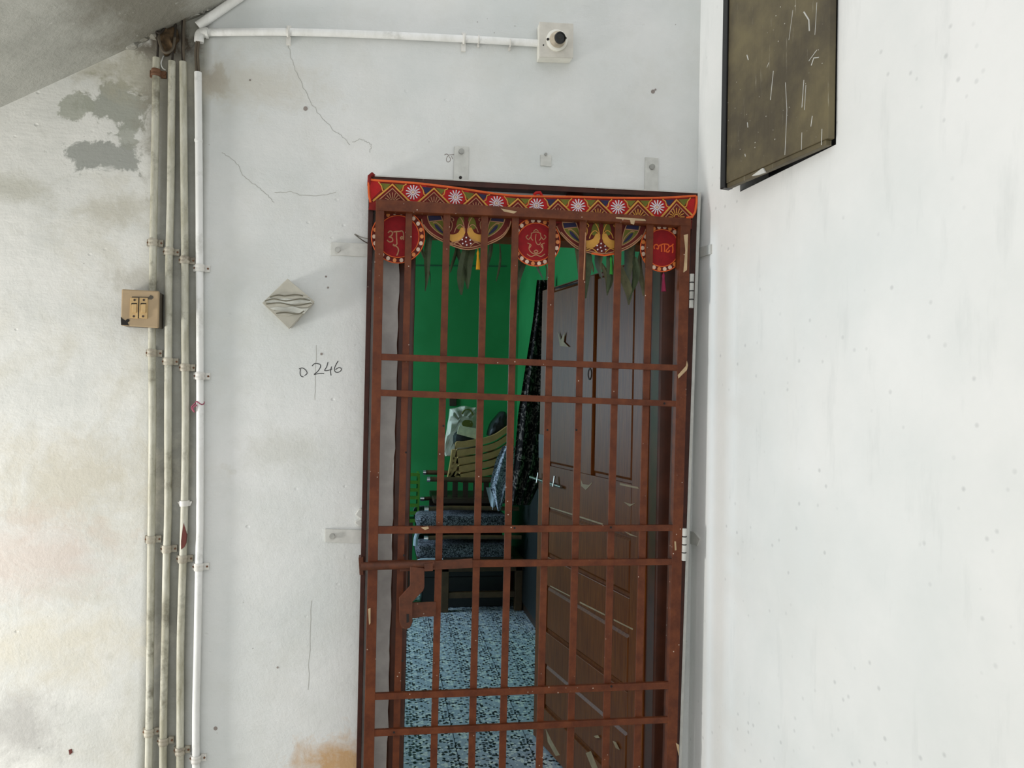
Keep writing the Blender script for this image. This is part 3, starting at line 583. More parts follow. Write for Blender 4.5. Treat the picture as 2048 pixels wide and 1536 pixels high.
# ------------------------------------------------------------------ conduits
PY = -0.013
def conduit(label, pts, mat, clips, cmat, r=7.6, side=1, extra=None, group='conduits running down the wall'):
    base = P(pts[-1][0], pts[-1][1], PY)
    t = thing('conduit', label, 'conduit', base, group)
    l = sm2(pts, 4); rr = r * S(pts[0][0], pts[0][1], PY)
    bm = bmesh.new(); add_tube(bm, [P(x, y, PY) for x, y in l], rr, 14, False)
    # visible open end
    pp = [P(x, y, PY) for x, y in l]; add_tube(bm, [pp[0], pp[1]], rr * .82, 14, False); link('pipe', bm, mat, t, True)
    for (x, y) in clips: saddle(t, x, y, rr, cmat if not (y < 200) else M['rustclip'], side)
    return t
def saddle(par, x, y, rr, mat, side):
    c = P(x, y, PY); bm = bmesh.new(); n = 12
    for zz, ra in ((-.0042, 1.16), (.0, 1.22), (.0042, 1.16)): pass
    ring = []
    for zz in (-.010, -.005, 0.0, .005, .010):
        ra = rr * (1.30 if abs(zz) in (.005,) else 1.18); ring.append([bm.verts.new(Vector((c.x + ra * math.cos(a), c.y + ra * math.sin(a), c.z + zz))) for a in [math.pi + math.pi * k / n for k in range(n + 1)]])
    for a_, b_ in zip(ring, ring[1:]):
        for k in range(n): bm.faces.new((a_[k], a_[k + 1], b_[k + 1], b_[k]))
    for sx in (-1, 1):
        x0 = c.x + sx * rr * 1.1; x1 = c.x + sx * rr * (2.5 if sx == side else 1.8)
        add_box(bm, (min(x0, x1), -0.007, c.z - .009), (max(x0, x1), 0.0, c.z + .009))
    o = link('saddle_clip', bm, mat, par, False)
    for sx in (-1, 1):
        bm = bmesh.new(); xx = c.x + sx * rr * (2.05 if sx == side else 1.5); add_tube(bm, [Vector((xx, -.0072, c.z)), Vector((xx, -.009, c.z))], .0028, 8); link('screw', bm, M['rustclip'], o, True)
c1 = conduit('leftmost grey conduit, passing behind the switch box', [(313, 116), (309, 342), (306, 525), (304, 690), (305, 842), (303, 1025), (302, 1114), (301, 1250), (299, 1421), (297, 1560)], M['pvc_old'], [(312, 146), (306, 485), (304, 706), (302, 1079), (298, 1465)], M['clip_old'])
c2 = conduit('second grey conduit from the left, without a coupling', [(344, 123), (343, 239), (341, 410), (338, 525), (337, 637), (336, 842), (336, 1025), (333, 1114), (330, 1284), (327, 1421), (326, 1560)], M['pvc_old'], [(338.5, 503), (336.5, 723), (333.5, 1098), (327, 1483)], M['clip_old'])
c3 = conduit('third grey conduit with a red-brown gash below its coupling', [(366, 124), (368, 342), (370, 525), (370, 671), (371, 842), (369, 1006), (366, 1114), (361, 1284), (360.5, 1421), (360, 1560)], M['pvc_old'], [(370, 520), (370.5, 735), (365.5, 1118), (360, 1502)], M['clip_old'])
c4 = conduit('clean white conduit, rightmost of the four on the wall', [(396, 145), (398, 342), (399, 525), (400, 705), (400, 1025), (398, 1114), (395, 1284), (392, 1421), (392, 1560)], M['pvc_white'], [(399.5, 536), (400, 752), (397.5, 1134), (392, 1518)], M['clip_white'])
rr = 7.6 * S(370, 1000, PY)
tube('coupling', [P(369, 1001, PY), P(369, 1012, PY)], [rr * 1.35, rr * 1.3], M['clip_white'], c3, 14)
slab('coupling_wing', [(355, 1004), (384, 1003), (380, 1012), (360, 1013)], -0.012, 0.0, M['clip_white'], c3)
slab('gash', [(367, 1046), (370, 1056), (373, 1070), (372, 1086), (369, 1094), (362, 1099), (362, 1082), (364, 1066)], PY - rr - .0012, PY, M['gash'], c3)
tube('joint_ring', [P(397, 279, PY), P(397, 284, PY)], rr * 1.12, M['pvc_white'], c4, 14)
bm = bmesh.new(); q = P(400, 806, PY); add_tube(bm, [q + Vector((rr * 1.08 * math.cos(a), rr * 1.08 * math.sin(a), .004 * math.sin(a * 2))) for a in [math.pi * 2 * k / 14 for k in range(15)]], .0018, 5)
add_tube(bm, smoothpts([P(391, 806, PY - .01), P(383, 815, PY - .01), P(389, 824, PY - .008), P(386, 816, PY - .012), P(394, 810, PY - .012)], 4), .002, 5); link('tied_string', bm, M['pink'], c4, True)
# two wires entering the white conduit, hanging cables in the gap above the others
for nm, lab, pts, rad, mt in (('cable', 'left of the two thin grey cables entering the white conduit', [(394, 82, -.015), (391, 105, -.016), (392, 128, -.014), (394, 160, PY)], .0032, 'cable'),
                              ('cable', 'right of the two thin grey cables entering the white conduit', [(398, 82, -.015), (396, 108, -.017), (397, 130, -.014), (398, 160, PY)], .0032, 'cable'),
                              ('cable', 'dark cable looping down into the leftmost conduit', [(308, 55, .0), (314, 68, -.02), (316, 90, -.022), (314, 130, PY)], .003, 'cabled'),
                              ('cable', 'dark cable dropping into the second conduit', [(352, 40, -.01), (350, 70, -.018), (346, 100, -.016), (344, 135, PY)], .003, 'cabled'),
                              ('cable', 'dark cable dropping into the third conduit', [(362, 18, -.01), (364, 50, -.016), (364, 90, -.016), (366, 135, PY)], .003, 'cabled'),
                              ('cable', 'grey cable beside the oblique pipe rising into the soffit', [(372, 12, -.008), (369, 40, -.016), (367, 80, -.018), (368, 130, PY)], .0034, 'cable'),
                              ('cable', 'dusty cable looped at the soffit above the conduits', [(306, 52, -.004), (313, 63, -.02), (320, 66, -.026), (328, 58, -.018), (333, 48, -.004)], .003, 'cabled'),
                              ('cable', 'long dusty cable loop hanging over the brown hole', [(318, 60, -.01), (318, 80, -.026), (326, 102, -.03), (336, 105, -.03), (346, 96, -.026), (350, 70, -.015), (350, 52, -.004)], .0036, 'cable'),
                              ('cable', 'short white cable end curled between the conduits', [(327, 112, -.004), (322, 126, -.014), (325, 136, -.016), (331, 140, -.008)], .0016, 'pvc_white')):
    o = tube(nm, smoothpts([P(a, b, c) for a, b, c in pts], 6), rad, M[mt], None, 7); tag(o, lab, 'cable', 'cables above the conduits')
# brown junction lump (old bag-like knot of dust and wire)
bm = bmesh.new(); bmesh.ops.create_icosphere(bm, subdivisions=3, radius=1.0)
for v in bm.verts:
    k = 1 + .18 * math.sin(v.co.x * 7 + v.co.z * 5) + .1 * math.sin(v.co.z * 13); v.co = Vector((v.co.x * .028 * k, v.co.y * .012 * k, v.co.z * .040 * k)) + P(334, 80, -.006)
tag(link('dust_clump', bm, simple('brown_dust_cobweb', (104, 82, 56), .95, 0, .35, 60, .8), None, True), 'brown clump of dust and cobweb above the grey conduits', 'dust clump')
# horizontal white conduit with elbow
hp = [(404, 66), (440, 64.5), (575, 64), (740, 69), (930, 78), (1082, 87)]
hc = thing('conduit', 'white conduit running across the wall to the security camera', 'conduit', P(404, 66, PY), 'conduits running down the wall')
rh = 7.4 * S(600, 70, PY)
tube('pipe', [P(x, y, PY) for x, y in sm2(hp, 5)], rh, M['pvc_white'], hc, 14)
bm = bmesh.new(); add_tube(bm, smoothpts([P(416, 66, PY), P(404, 66, PY), P(399, 72, PY), P(398, 84, PY)], 4), rh * 1.28, 14); link('elbow', bm, M['pvc_white'], hc, True)
tube('elbow_lip', [P(411, 66, PY), P(416, 66, PY)], rh * 1.45, M['pvc_white'], hc, 14)
for (x, y) in ((577, 64), (928, 78)):
    c = P(x, y, PY); bm = bmesh.new()
    add_tube(bm, [c + Vector((k * .001, -rh * 1.15 * math.cos(a), rh * 1.15 * math.sin(a))) for k, a in [(0, -math.pi / 2 + math.pi * j / 10) for j in range(11)]], .0045, 6)
    add_box(bm, (c.x - .006, -.008, c.z - rh - .022), (c.x + .006, 0, c.z - rh)); add_box(bm, (c.x - .006, -.006, c.z + rh), (c.x + .006, 0, c.z + rh + .012)); link('saddle_clip', bm, M['clip_white'], hc, True)
for (x, y) in ((957, 79), (1020, 86)):
    c = P(x, y, PY); bm = bmesh.new(); add_tube(bm, [c + Vector((0, -rh * 1.1 * math.cos(a), rh * 1.1 * math.sin(a))) for a in [-math.pi / 2 + math.pi * j / 8 for j in range(9)]], .0022, 5); add_box(bm, (c.x - .003, -.008, c.z - rh - .008), (c.x + .003, 0, c.z - rh)); link('wire_tie', bm, M['clip_white'], hc, True)
oc = tube('conduit', [P(396, 52, PY), P(470, 1, PY), P(540, -46, PY)], rh * 1.2, M['pvc_white'], None, 14)
tag(oc, 'short oblique white pipe rising along the edge of the stair soffit', 'conduit', 'conduits running down the wall')

# ------------------------------------------------------------------ switch box
sb = thing('switch_box', 'yellowed square switch box with two switches over the leftmost conduit', 'switch', P(280, 655, 0))
slab('box_body', [(245, 580), (318, 584), (317, 655), (243, 651)], -.046, 0.0, M['swside'], sb, .002)  # body in a darker tone than the face plate
fp = slab('face_plate', [(243, 578), (318, 582), (316.5, 656), (241, 651)], -.055, -.045, M['swbox'], sb, .003)
for x in (260, 278.5):
    md = slab('switch_module', [(x, 595), (x + 17, 595.5), (x + 16, 637), (x - 1, 636)], -.058, -.054, M['swmod'], fp, .0008)
    slab('rocker', [(x + 4, 608), (x + 13, 608), (x + 12.5, 625), (x + 3.5, 625)], -.062, -.057, M['swmod'], md, .001)
    slab('rocker_gap', [(x + 3, 606), (x + 14, 606), (x + 13.5, 609), (x + 2.5, 609)], -.0585, -.057, M['hole'], md)
    disc('screw', x + 9, 600, 2.4, -.0586, -.057, M['darkwood'], md, 8); disc('screw', x + 7.5, 632.5, 2.4, -.0586, -.057, M['darkwood'], md, 8)
slab('grime_mark', [(264, 593), (297, 594), (301, 590), (306, 592), (307, 596), (303, 599), (264, 596)], -.0555, -.054, M['swside'], fp)
slab('broken_corner', [(241.5, 634), (246, 638), (251, 641), (254, 638), (258, 638), (259, 642), (255, 645), (258, 651), (242, 650)], -.0556, -.054, M['hole'], fp)
slab('module_gap', [(277, 596), (278.4, 596), (277.4, 636), (276, 636)], -.0583, -.054, M['hole'], fp)

# ------------------------------------------------------------------ diamond junction box wrapped in tape
db = thing('junction_box', 'diamond-mounted junction plate wrapped with silver grey tape', 'junction box', P(578, 657, 0))
slab('box_body', [(577, 560), (627, 604), (580, 655), (528, 607)], -.030, 0.0, M['plate'], db, .001)
slab('cover_plate', [(575, 557), (629, 603), (578, 658), (524, 606)], -.036, -.030, M['diam'], db, .0012)
random.seed(5)
for k, (y, hgt_, a0) in enumerate(((590, 9, -.012), (598, 9, .01), (606, 10, -.005), (614, 9, .02), (622, 8, -.02))):
    hw = lambda yy: max(6, (50 - abs(yy - 606) * 1.02))
    up = [(578 + hw(y) * t * .95, y + a0 * 60 * t + random.uniform(-3, 3)) for t in (-1, -.6, -.2, .2, .6, 1)]
    lo = [(578 + hw(y + hgt_) * t * .95, y + hgt_ + a0 * 60 * t + random.uniform(-3, 3)) for t in (1, .5, 0, -.5, -1)]
    slab('tape_strip', up + lo, -.0385 - .0012 * (k % 2), -.035, M['tape'] if k % 2 else M['diam'], db, .0006)

strokes('tape_crease', [[(540, 594), (556, 590), (570, 592), (590, 589), (606, 592)], [(530, 602), (548, 598), (572, 602), (600, 598), (620, 601)], [(532, 608), (560, 606), (590, 611), (622, 606)], [(552, 627), (570, 625), (596, 628), (608, 622)]], -.0402, 2.6, simple('dark_crease', (112, 108, 92), .8), db, 4, 5, .4)  # thin dark lines along the folds of the tape

# ------------------------------------------------------------------ dome camera on a square box
cc = thing('security_camera', 'small white dome security camera on a square box above the gate', 'camera', P(1108, 128, 0))
f = [P(1079, 44, -.04), P(1146.5, 47.5, -.04), P(1146, 115, -.04), P(1079, 113, -.04)]
bm = bmesh.new(); add_prism(bm, f, [Vector((v.x, 0, v.z)) for v in f]); link('box_body', bm, M['cctvw'], cc, False, .0015)
fp = slab('face_plate', [(1078.5, 43.5), (1147, 47), (1146.5, 115.5), (1078.5, 113.5)], -.044, -.039, M['plate'], cc, .001)
ctr = P(1113, 82, -.044); sc = S(1113, 82, -.044)
def lathe(name, c, axis, prof, mat, par, n=24):
    axis = axis.normalized(); u = axis.orthogonal().normalized(); v = axis.cross(u); bm = bmesh.new(); rg = []
    for r, h in prof: rg.append([bm.verts.new(c + axis * h + (u * math.cos(2 * math.pi * k / n) + v * math.sin(2 * math.pi * k / n)) * max(r, 1e-5)) for k in range(n)])
    for a_, b_ in zip(rg, rg[1:]):
        for k in range(n): bm.faces.new((a_[k], a_[(k + 1) % n], b_[(k + 1) % n], b_[k]))
    bm.faces.new(rg[0][::-1]); bm.faces.new(rg[-1]); return link(name, bm, mat, par, True)
lathe('mount_ring', ctr, Vector((0, -1, 0)), [(21 * sc, 0), (21 * sc, .006), (19 * sc, .009), (14 * sc, .010)], M['cctvw'], cc)
ax = Vector((.10, -1, -.22))
dm = lathe('dome', ctr + Vector((0, -.006, 0)), ax, [(15.5 * sc, 0), (15.5 * sc, .008), (14.5 * sc, .016), (12.5 * sc, .024), (11.5 * sc, .027)], M['dome'], cc)
ln = lathe('lens_hood', ctr + Vector((0, -.006, 0)) + ax.normalized() * .024, ax, [(11 * sc, 0), (11 * sc, .007), (9 * sc, .0075), (8.4 * sc, .004), (2.2 * sc, .003)], M['lens'], dm)
for x, y in ((1096, 78), (1131, 76)): disc('screw_hole', x, y, 2.6, -.0545, -.052, M['hole'], cc, 10)
disc('screw_hole', 1087, 90, 1.5, -.0448, -.043, M['hole'], cc, 8)

# ------------------------------------------------------------------ hinged board over the niche on the right wall
hz = RW(hs, nz0, 0.0); BW = hs - os_
best = None
for i in range(0, 60):
    al = math.radians(i); q = hz - dr * (BW * math.cos(al)) + nr * (BW * math.sin(al)); v = q - CAM
    px = PCX + FPX * v.dot(_R) / v.dot(_F); e = abs(px - 1459)
    if best is None or e < best[0]: best = (e, al)
al = best[1]; bu = (-dr * math.cos(al) + nr * math.sin(al)).normalized(); bn = (nr * math.cos(al) + dr * math.sin(al)).normalized()
BO = Vector((hz.x, hz.y, 0)) + nr * .003
def BP(u, z, o): return BO + bu * u + Vector((0, 0, z)) + bn * o
pb = thing('wall_board', 'dark olive hinged board standing ajar over a niche on the right wall', 'board', BP(BW / 2, nz0, 0))
def bbox(name, u0, u1, z0, z1, o0, o1, mat, bev=0):
    bm = bmesh.new(); add_prism(bm, [BP(u0, z0, o1), BP(u1, z0, o1), BP(u1, z1, o1), BP(u0, z1, o1)], [BP(u0, z0, o0), BP(u1, z0, o0), BP(u1, z1, o0), BP(u0, z1, o0)]); return link(name, bm, mat, pb, False, bev)
bd = bbox('board_panel', 0.0, BW - .02, nz0 + .012, nz1, 0.0, 0.018, M['board'], .002)
bbox('edge_strip', BW - .02, BW, nz0, nz1, -.004, 0.024, M['black'], .002)
bbox('bottom_lip', 0.01, BW - .02, nz0, nz0 + .012, 0.0, 0.015, M['board'], .001)
def buz(px, py):
    d = ray(px, py); p0 = BP(0, 0, .018); k = (p0 - CAM).dot(bn) / d.dot(bn); q = CAM + d * k; return (q - BO).dot(bu), q.z
def bstroke(pts, wd):
    bm = bmesh.new(); q = [buz(*p) for p in pts]; add_tube(bm, [BP(u, z, .0182) for u, z in q], wd * .7, 5); link('paint_scratch', bm, M['strap'], bd, True)
for pts, wd in (([(1608, 24), (1618, 40), (1619, 62)], .0022), ([(1623, 131), (1628, 116), (1638, 115)], .002), ([(1618, 122), (1634, 100)], .0014), ([(1547, 142), (1541, 200)], .0012), ([(1622, 253), (1625, 232)], .0016), ([(1571, 165), (1574, 220), (1570, 310)], .0010), ([(1608, 160), (1604, 215)], .0012), ([(1494, 110), (1497, 120)], .0018), ([(1534, 135), (1538, 125)], .001), ([(1495, 245), (1496, 255)], .0014), ([(1644, 258), (1643, 290)], .0012), ([(1490, 308), (1491, 313)], .0016), ([(1604, 265), (1603, 300)], .001), ([(1586, 20), (1578, 80)], .0008), ([(1634, 5), (1630, 70)], .0009), ([(1612, 170), (1609, 220)], .001)): bstroke(pts, wd)
bm = bmesh.new(); q = [buz(*p) for p in ((1504, 352), (1520, 340), (1526, 336), (1531, 345), (1516, 350))]; add_prism(bm, [BP(u, z, .0192) for u, z in q], [BP(u, z, .015) for u, z in q]); link('paint_patch', bm, M['strap'], bd)
# black sheets standing in for the shade inside the niche
bm = bmesh.new(); q = [RW(os_, nz0, -.001), RW(hs, nz0, -.001), RW(hs, nz0, -.09), RW(os_, nz0, -.09)]
add_prism(bm, [v + Vector((0, 0, .003)) for v in q], q)
q = [RW(os_ + .002, nz0, -.088), RW(hs, nz0, -.088), RW(hs, nz1, -.088), RW(os_ + .002, nz1, -.088)]; add_prism(bm, q, [v + nr * .003 for v in q])
tag(link('niche_shade', bm, M['black']), 'black sheets added for the shade in the niche behind the olive board', 'niche', kind='structure')

# ------------------------------------------------------------------ marks on the wall
strokes('handwritten_number', [[(598, 738), (605, 736), (612, 741), (614, 747), (609, 751)], [(601, 738), (600, 746), (602, 752), (607, 754)], [(624, 732), (630, 727), (640, 729), (640, 736), (634, 744), (628, 749), (638, 747), (648, 747)], [(656, 724), (653, 734), (649, 741), (656, 741), (664, 738)], [(663, 733), (661, 742), (662, 751)], [(676, 722), (670, 733), (669, 741), (673, 745), (680, 743), (683, 738), (678, 735), (671, 739)]], -.0004, 1.7, M['ink'], wall_back, 4, 5, .3)
strokes('pencil_scribble', [[(889, 310), (893, 308), (897, 311), (893, 315)], [(897, 310), (909, 309)], [(893, 316), (893, 322), (897, 324), (901, 320), (899, 313)], [(903, 312), (905, 318)]], -.0004, 1.4, M['pencil'], wall_back, 3, 5, .3)
def jag(L):
    out = []
    for (a, b), (c, d_) in zip(L, L[1:]):
        for k in range(5): out.append((a + (c - a) * k / 5 + random.uniform(-1.6, 1.6), b + (d_ - b) * k / 5 + random.uniform(-1.6, 1.6)))
    return out + [L[-1]]
strokes('crack', [jag(L) for L in [[(577, 85), (580, 110), (590, 140), (606, 175), (625, 210), (650, 243), (672, 265), (688, 275), (700, 290)], [(442, 304), (460, 315), (476, 330), (484, 350), (504, 366), (520, 376), (536, 392), (548, 405)], [(550, 386), (578, 384), (600, 390), (640, 391), (672, 384)], [(706, 285), (722, 277), (735, 284), (742, 290), (740, 305)], [(633, 690), (631, 760), (630, 800)], [(622, 1200), (619, 1300), (616, 1380)]]], -.0002, 1.0, M['crack'], wall_back, 0, 4, .3)  # thin lines a tone darker than the wall paint
for x, y, r in ((611, 217, 4.5), (1306, 183, 4), (1311, 179, 2), (656, 575, 2), (652, 553, 2), (643, 708, 2.5), (431, 1457, 4), (500, 160, 2), (555, 1335, 2)):
    disc('dark_speck', x, y, r, -.001, 0.001, M['pencil'], wall_back, 9)
slab('red_speck', [(137, 1500), (143, 1498), (145, 1505), (139, 1510)], -.0012, .001, M['gash'], wall_back)
slab('filler_lump', sm2([(710, 1030), (718, 1018), (728, 1020), (728, 1050), (716, 1052), (709, 1044), (720, 1038)], 3), -.012, 0.0, M['strap'], wall_back, .003)
bp = slab('blank_plate', [(1081, 309), (1103, 310), (1103, 333), (1081, 331)], -.004, 0.0, M['strap'], None, .0006); tag(bp, 'small painted-over plate on the wall above the valance', 'plate')
disc('screw', 1092, 308, 3, -.008, -.003, M['bolt'], bp, 8)
nl = tube('bent_wire', smoothpts([P(738, 478, -.03), P(722, 474, -.024), P(709, 468, -.028), P(724, 480, -.02), P(736, 487, -.008)], 5), .0016, M['steel'], None, 6); tag(nl, 'bent thin wire above the upper left strap', 'wire')

# ------------------------------------------------------------------ furniture and clutter in the back of the room
BYF, BYB = 2.92, 3.32
def bx_px(name, x0, y0, x1, y1, ya, yb, mat, par=None, bev=.004):
    a_ = P(x0, y1, ya); b_ = P(x1, y0, ya); return box(name, (a_.x, ya, a_.z), (b_.x, yb, b_.z), mat, par, bev)
tb = thing('low_bench', 'low brown wooden bench under the stacked chairs at the back', 'bench', P(975, 1225, BYF))
tz = P(975, 1116, BYF).z; bx0, bx1 = P(884, 1116, BYF).x, P(1046, 1116, BYF).x
box('bench_top', (bx0 - .02, BYF - .02, tz - .03), (bx1 + .005, BYB + .02, tz), M['inwood'], tb, .004)
box('apron', (bx0, BYF, tz - .09), (bx1, BYF + .02, tz - .03), M['inwood'], tb, .003)
for xx in (bx0, bx1 - .05):
    for yy in (BYF, BYB - .05): box('leg', (xx, yy, 0), (xx + .05, yy + .05, tz - .03), M['inwood'], tb, .004)
box('stretcher', (bx0 + .05, BYF + .005, P(975, 1196, BYF).z), (bx1 - .05, BYF + .04, P(975, 1184, BYF).z), M['inwood'], tb, .003)
def armchair(label, zt, k, x0, x1):
    # stacked cushioned armchair: seat, frame, two arms with chrome ends, curved front legs
    t = thing('stacked_armchair', label, 'chair', Vector(((x0 + x1) / 2, BYF, zt)), 'cushioned armchairs stacked on the bench')
    box('seat_frame', (x0, BYF - .10, zt), (x1, BYB, zt + .03), M['darkwood'], t, .004)
    bm = bmesh.new(); add_box(bm, (x0 - .01, BYF - .14, zt + .03), (x1 - .02, BYB - .02, zt + .115)); link('seat_cushion', bm, M['cush'], t, True, .03, 4)
    for yy in (BYF - .16, BYB - .06):
        am = tube('armrest', [Vector((x0 + .06, yy, zt + .165)), Vector((x0 + .2, yy, zt + .172)), Vector((x1 + .04, yy, zt + .165))], .014, M['inwood'], t, 10)
        tube('chrome_cap', [Vector((x0 + .035, yy, zt + .165)), Vector((x0 + .062, yy, zt + .165))], .017, M['chrome'], am, 10)
    tube('front_leg', smoothpts([Vector((x0 + .16, BYF - .15, zt + .02)), Vector((x0 + .02, BYF - .15, zt + .02)), Vector((x0 - .01, BYF - .15, zt - .01)), Vector((x0 - .015, BYF - .15, zt - .07))], 5), .014, M['palered'], t, 8)
    box('back_slat', (x0 + .10, BYB - .03, zt + .03), (x1, BYB - .01, zt + .175), M['darkwood'], t, .003)
    return t
ax0, ax1 = P(834, 1080, BYF).x, P(1022, 1080, BYF).x
armchair('lowest cushioned armchair stacked on the bench, with pale curved front legs', tz, 0, ax0, ax1)
armchair('upper cushioned armchair stacked on the other above the bench', tz + .186, 1, ax0 - .002, ax1 - .02)
zc = tz + .372
st = thing('wooden_armchair', 'dark wooden armchair frame under the tan plastic chairs', 'chair', Vector((0, BYF, zc)))
for yy in (BYF - .10, BYB - .05):
    am = tube('armrest', [Vector((P(857, 955, BYF).x, yy, P(857, 955, BYF).z)), Vector((ax1, yy, P(857, 957, BYF).z))], .016, M['inwood'], st, 10)
    tube('chrome_cap', [Vector((P(852, 955, BYF).x, yy, P(857, 955, BYF).z)), Vector((P(858, 955, BYF).x, yy, P(857, 955, BYF).z))], .019, M['chrome'], am, 10)
box('seat', (ax0 + .10, BYF - .06, zc), (ax1 - .04, BYB, zc + .03), M['darkwood'], st, .003)
for k in range(7):
    xx = ax0 + .16 + k * .07; box('slat', (xx, BYF + .03, zc + .03), (xx + .035, BYF + .045, P(857, 960, BYF).z), M['darkwood'], st)
# stack of tan plastic chairs, each curved band one chair
names = ['topmost', 'second from the top', 'third from the top', 'fourth from the top', 'lowest']
for k in range(5):
    dy = k * 15.5; dx = k * 2.2; yy = BYF + .02
    t = thing('plastic_chair', 'tan plastic chair, %s in the stack behind the bars' % names[k], 'chair', P(930 + dx, 960, yy), 'stacked tan plastic chairs')
    L = [(898 + dx * .4, 962), (904 + dx, 930 + dy * .35), (911 + dx, 893 + dy), (930 + dx, 889 + dy), (965 + dx, 883 + dy), (990 + dx, 875 + dy), (1010 + dx, 862 + dy), (1024 + dx, 852 + dy)]
    l2 = sm2(L, 4); bm = bmesh.new(); prev = None
    for side in (0,):
        vs = []
        for i, (px, py) in enumerate(l2):
            hh = 4.0 if i < 8 else 6.2
            a_ = P(px, py, yy); sc = S(px, py, yy)
            nx_ = Vector((1, 0, 0)) if i < 8 else Vector((0, 0, 1))
            vs.append([bm.verts.new(a_ - nx_ * hh * sc), bm.verts.new(a_ + nx_ * hh * sc), bm.verts.new(a_ + nx_ * hh * sc + Vector((0, .05, 0))), bm.verts.new(a_ - nx_ * hh * sc + Vector((0, .05, 0)))])
        for a_, b_ in zip(vs, vs[1:]):
            for j in range(4): bm.faces.new((a_[j], a_[(j + 1) % 4], b_[(j + 1) % 4], b_[j]))
        bm.faces.new(vs[0]); bm.faces.new(vs[-1][::-1])
    link('arm_band', bm, M['plastic'], t, True)
    a_ = P(915 + dx, 896 + dy, yy); b_ = P(1005 + dx, 930 + dy * .3, yy)
    box('seat_shell', (a_.x, yy + .05, a_.z - .03), (b_.x, yy + .30, a_.z - .012), M['plastic'], t, .006)
# carry bag, card, black bag, crate, blanket, cloth
def puff(name, poly, y0, y1, mat, label, cat, amp=.012, k=4):
    f = [P(x, y, y0) for x, y in sm2(poly + [poly[0]], k)[:-1]]; c = sum(f, Vector()) / len(f); bm = bmesh.new(); rings = []
    for s_, dy in ((1, .5), (.97, .18), (.8, .04), (.4, 0)):
        rings.append([bm.verts.new(Vector((c.x + (v.x - c.x) * s_, y0 + (y1 - y0) * dy + amp * math.sin(i * 1.1 + s_ * 9), c.z + (v.z - c.z) * s_))) for i, v in enumerate(f)])
    n = len(f)
    for a_, b_ in zip(rings, rings[1:]):
        for i in range(n): bm.faces.new((a_[i], a_[(i + 1) % n], b_[(i + 1) % n], b_[i]))
    bm.faces.new(rings[-1])
    back = [bm.verts.new(Vector((v.x, y1, v.z))) for v in f]
    for i in range(n): bm.faces.new((rings[0][i], rings[0][(i + 1) % n], back[(i + 1) % n], back[i]))
    bm.faces.new(back); return tag(link(name, bm, mat, None, True), label, cat)
cb = puff('carry_bag', [(902, 818), (915, 816), (930, 812), (946, 815), (958, 820), (962, 870), (960, 892), (893, 914), (896, 860), (900, 835)], BYF + .16, BYF + .26, M['bag'], 'white carry bag standing on the tan plastic chairs', 'bag')
strokes('bag_handle', [[(924, 828), (930, 820), (940, 820), (946, 830)]], BYF + .155, 3, M['olive'], cb, 4)
slab('green_print', sm2([(924, 846), (930, 840), (944, 842), (944, 854), (926, 852), (924, 846)], 2), BYF + .150, BYF + .17, M['olive'], cb)
cdd = slab('card', [(919, 851), (956, 858), (952, 878), (914, 868)], BYF + .06, BYF + .075, M['card'], None); tag(cdd, 'small cream card leaning on the white carry bag', 'card')
puff('black_bag', [(978, 872), (984, 850), (996, 834), (1006, 824), (1016, 828), (1018, 860), (1008, 866), (990, 874)], BYF + .10, BYF + .24, M['blackbag'], 'black bag standing beside the white carry bag', 'bag', .004)
puff('black_tray', [(908, 872), (918, 864), (950, 878), (958, 884), (930, 888), (910, 890)], BYF + .08, BYF + .26, M['blackbag'], 'flat black tray lying under the cream card', 'tray', .002)
# green crate
cr = thing('crate', 'small green slatted plastic crate at the left of the chairs', 'crate', P(828, 1040, BYF + .1))
c0, c1_ = P(812, 1045, BYF + .1), P(840, 948, BYF + .1)
bm = bmesh.new()
for xx in (c0.x, c1_.x - .012): add_box(bm, (xx, BYF + .1, c0.z), (xx + .012, BYF + .3, c1_.z))
link('side', bm, M['crate'], cr)
for k in range(7):
    z = c0.z + (c1_.z - c0.z) * k / 6.3; box('slat', (c0.x + .012, BYF + .1, z), (c1_.x - .012, BYF + .112, z + .022), M['crate'], cr)
box('bottom', (c0.x + .012, BYF + .112, c0.z), (c1_.x - .012, BYF + .3, c0.z + .01), M['crate'], cr)
box('crate_stand', (c0.x - .02, BYF + .08, 0), (c1_.x + .02, BYF + .32, c0.z), M['darkwood']); bpy.data.objects['crate_stand'].location.x = -0.06; tag(bpy.data.objects['crate_stand'], 'dark stool under the green crate', 'stool')
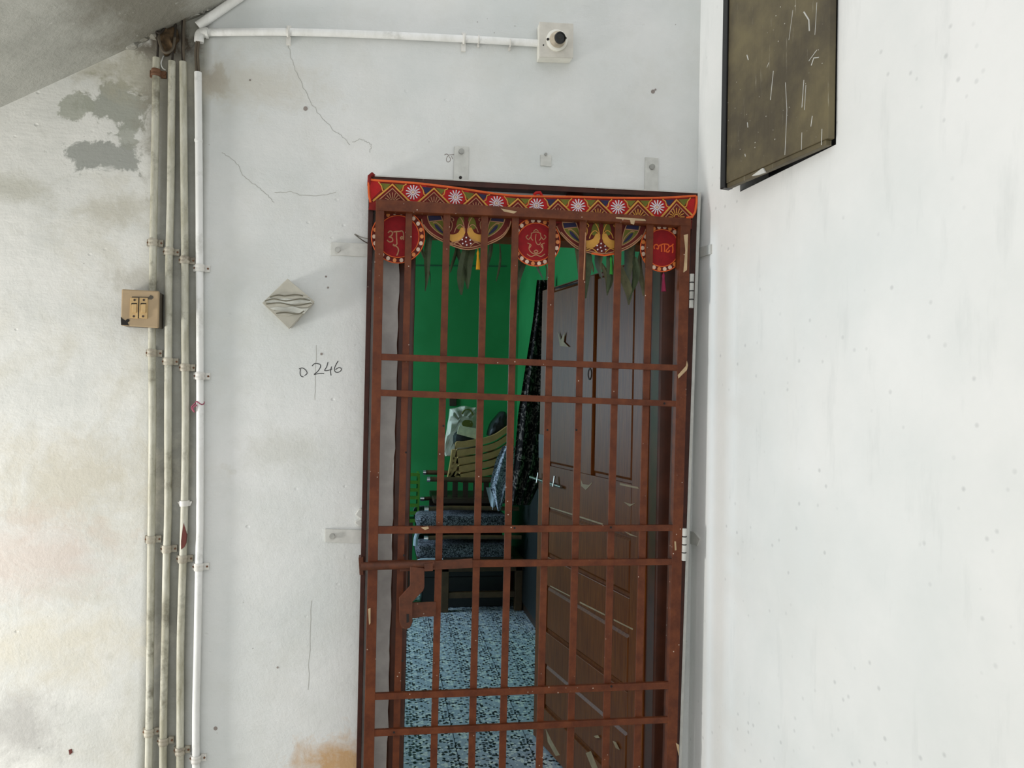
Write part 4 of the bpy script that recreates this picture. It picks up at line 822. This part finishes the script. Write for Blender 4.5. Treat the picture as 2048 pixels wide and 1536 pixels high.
# folded cloth hanging down beside the door, blanket hanging in front of it
def drape(name, left, right, y, depth, mat, label, cat, folds=4, n=26, m_=20):
    bm = bmesh.new(); g = []
    for i in range(n + 1):
        t = i / n; py = left[0][1] + (left[-1][1] - left[0][1]) * t
        li = lerp_line([(b, a) for a, b in left], py); ri = lerp_line([(b, a) for a, b in right], py); row = []
        for j in range(m_ + 1):
            s_ = j / m_; px = li + (ri - li) * s_; row.append(P(px, py, y + depth * math.sin(s_ * folds * 2 * math.pi + t * 1.5)))
        g.append(row)
    for th_ in (0, .004):
        vs = [[bm.verts.new(v + Vector((0, th_, 0))) for v in r] for r in g]
        for r0, r1 in zip(vs, vs[1:]):
            for j in range(m_): bm.faces.new((r0[j], r0[j + 1], r1[j + 1], r1[j]))
    me = link(name, bm, mat, None, True); return tag(me, label, cat)
drape('hanging_cloth', [(1074, 560), (1066, 640), (1050, 740), (1036, 830), (1028, 930), (1020, 1010)], [(1100, 560), (1104, 640), (1110, 740), (1110, 830), (1096, 930), (1060, 1010)], 2.45, .02, M['cloth'], 'black leaf printed cloth hanging behind the wooden door', 'cloth', 3)
drape('folded_blanket', [(1006, 892), (992, 920), (982, 960), (980, 975), (996, 1022)], [(1030, 892), (1032, 920), (1026, 960), (1014, 985), (1000, 1022)], 2.735, .012, M['blanket'], 'grey patterned blanket hanging over the chair arms', 'blanket', 2)
drape('white_pillow_corner', [(972, 975), (978, 1000), (984, 1020)], [(1000, 975), (996, 1000), (986, 1020)], 2.75, .006, M['palered'], 'pale pillow corner under the grey blanket', 'pillow', 1, 8, 8)
tw = dbox('towel', DW + .001, DW + .012, zf(1040), zf(985), -.03, -.004, M['teal'], None, .003); tag(tw, 'teal cloth edge showing past the door beside its bolt', 'towel')
cu = thing('shade_block', 'narrow dark block added for the shade against the green wall behind the door', 'shade_block', (1.01, 2.7, 0)); cz = P(1060, 960, 2.7).z  # added dark block, stands in for the shade right of the bench
box('block_body', (.985, 2.44, 0), (1.055, 3.60, cz), M['darkwood'], cu, .003); box('block_face', (.975, 2.46, .06), (.985, 3.58, cz - .02), M['blackbag'], cu, .002)
tk = thing('shade_box', 'dark box added to stand for the shade under the low bench', 'shade_box', P(950, 1215, BYF + .12)); t0 = P(846, 1100, BYF + .12).x  # added dark box that fills the shaded void below the bench
box('shade_box_body', (t0, BYF + .12, 0), (bx1 - .06, BYB - .07, tz - .15), M['blackbag'], tk, .006); box('shade_box_lid', (t0 - .005, BYF + .115, tz - .15), (bx1 - .055, BYB - .065, tz - .105), M['blackbag'], tk, .006)
sk = slab('wall_socket', [(899, 797), (913, 797), (913, 812), (899, 812)], IY1 - .02, IY1, M['darkwood'], None, .002); tag(sk, 'small dark socket on the green wall above the white bag', 'socket')
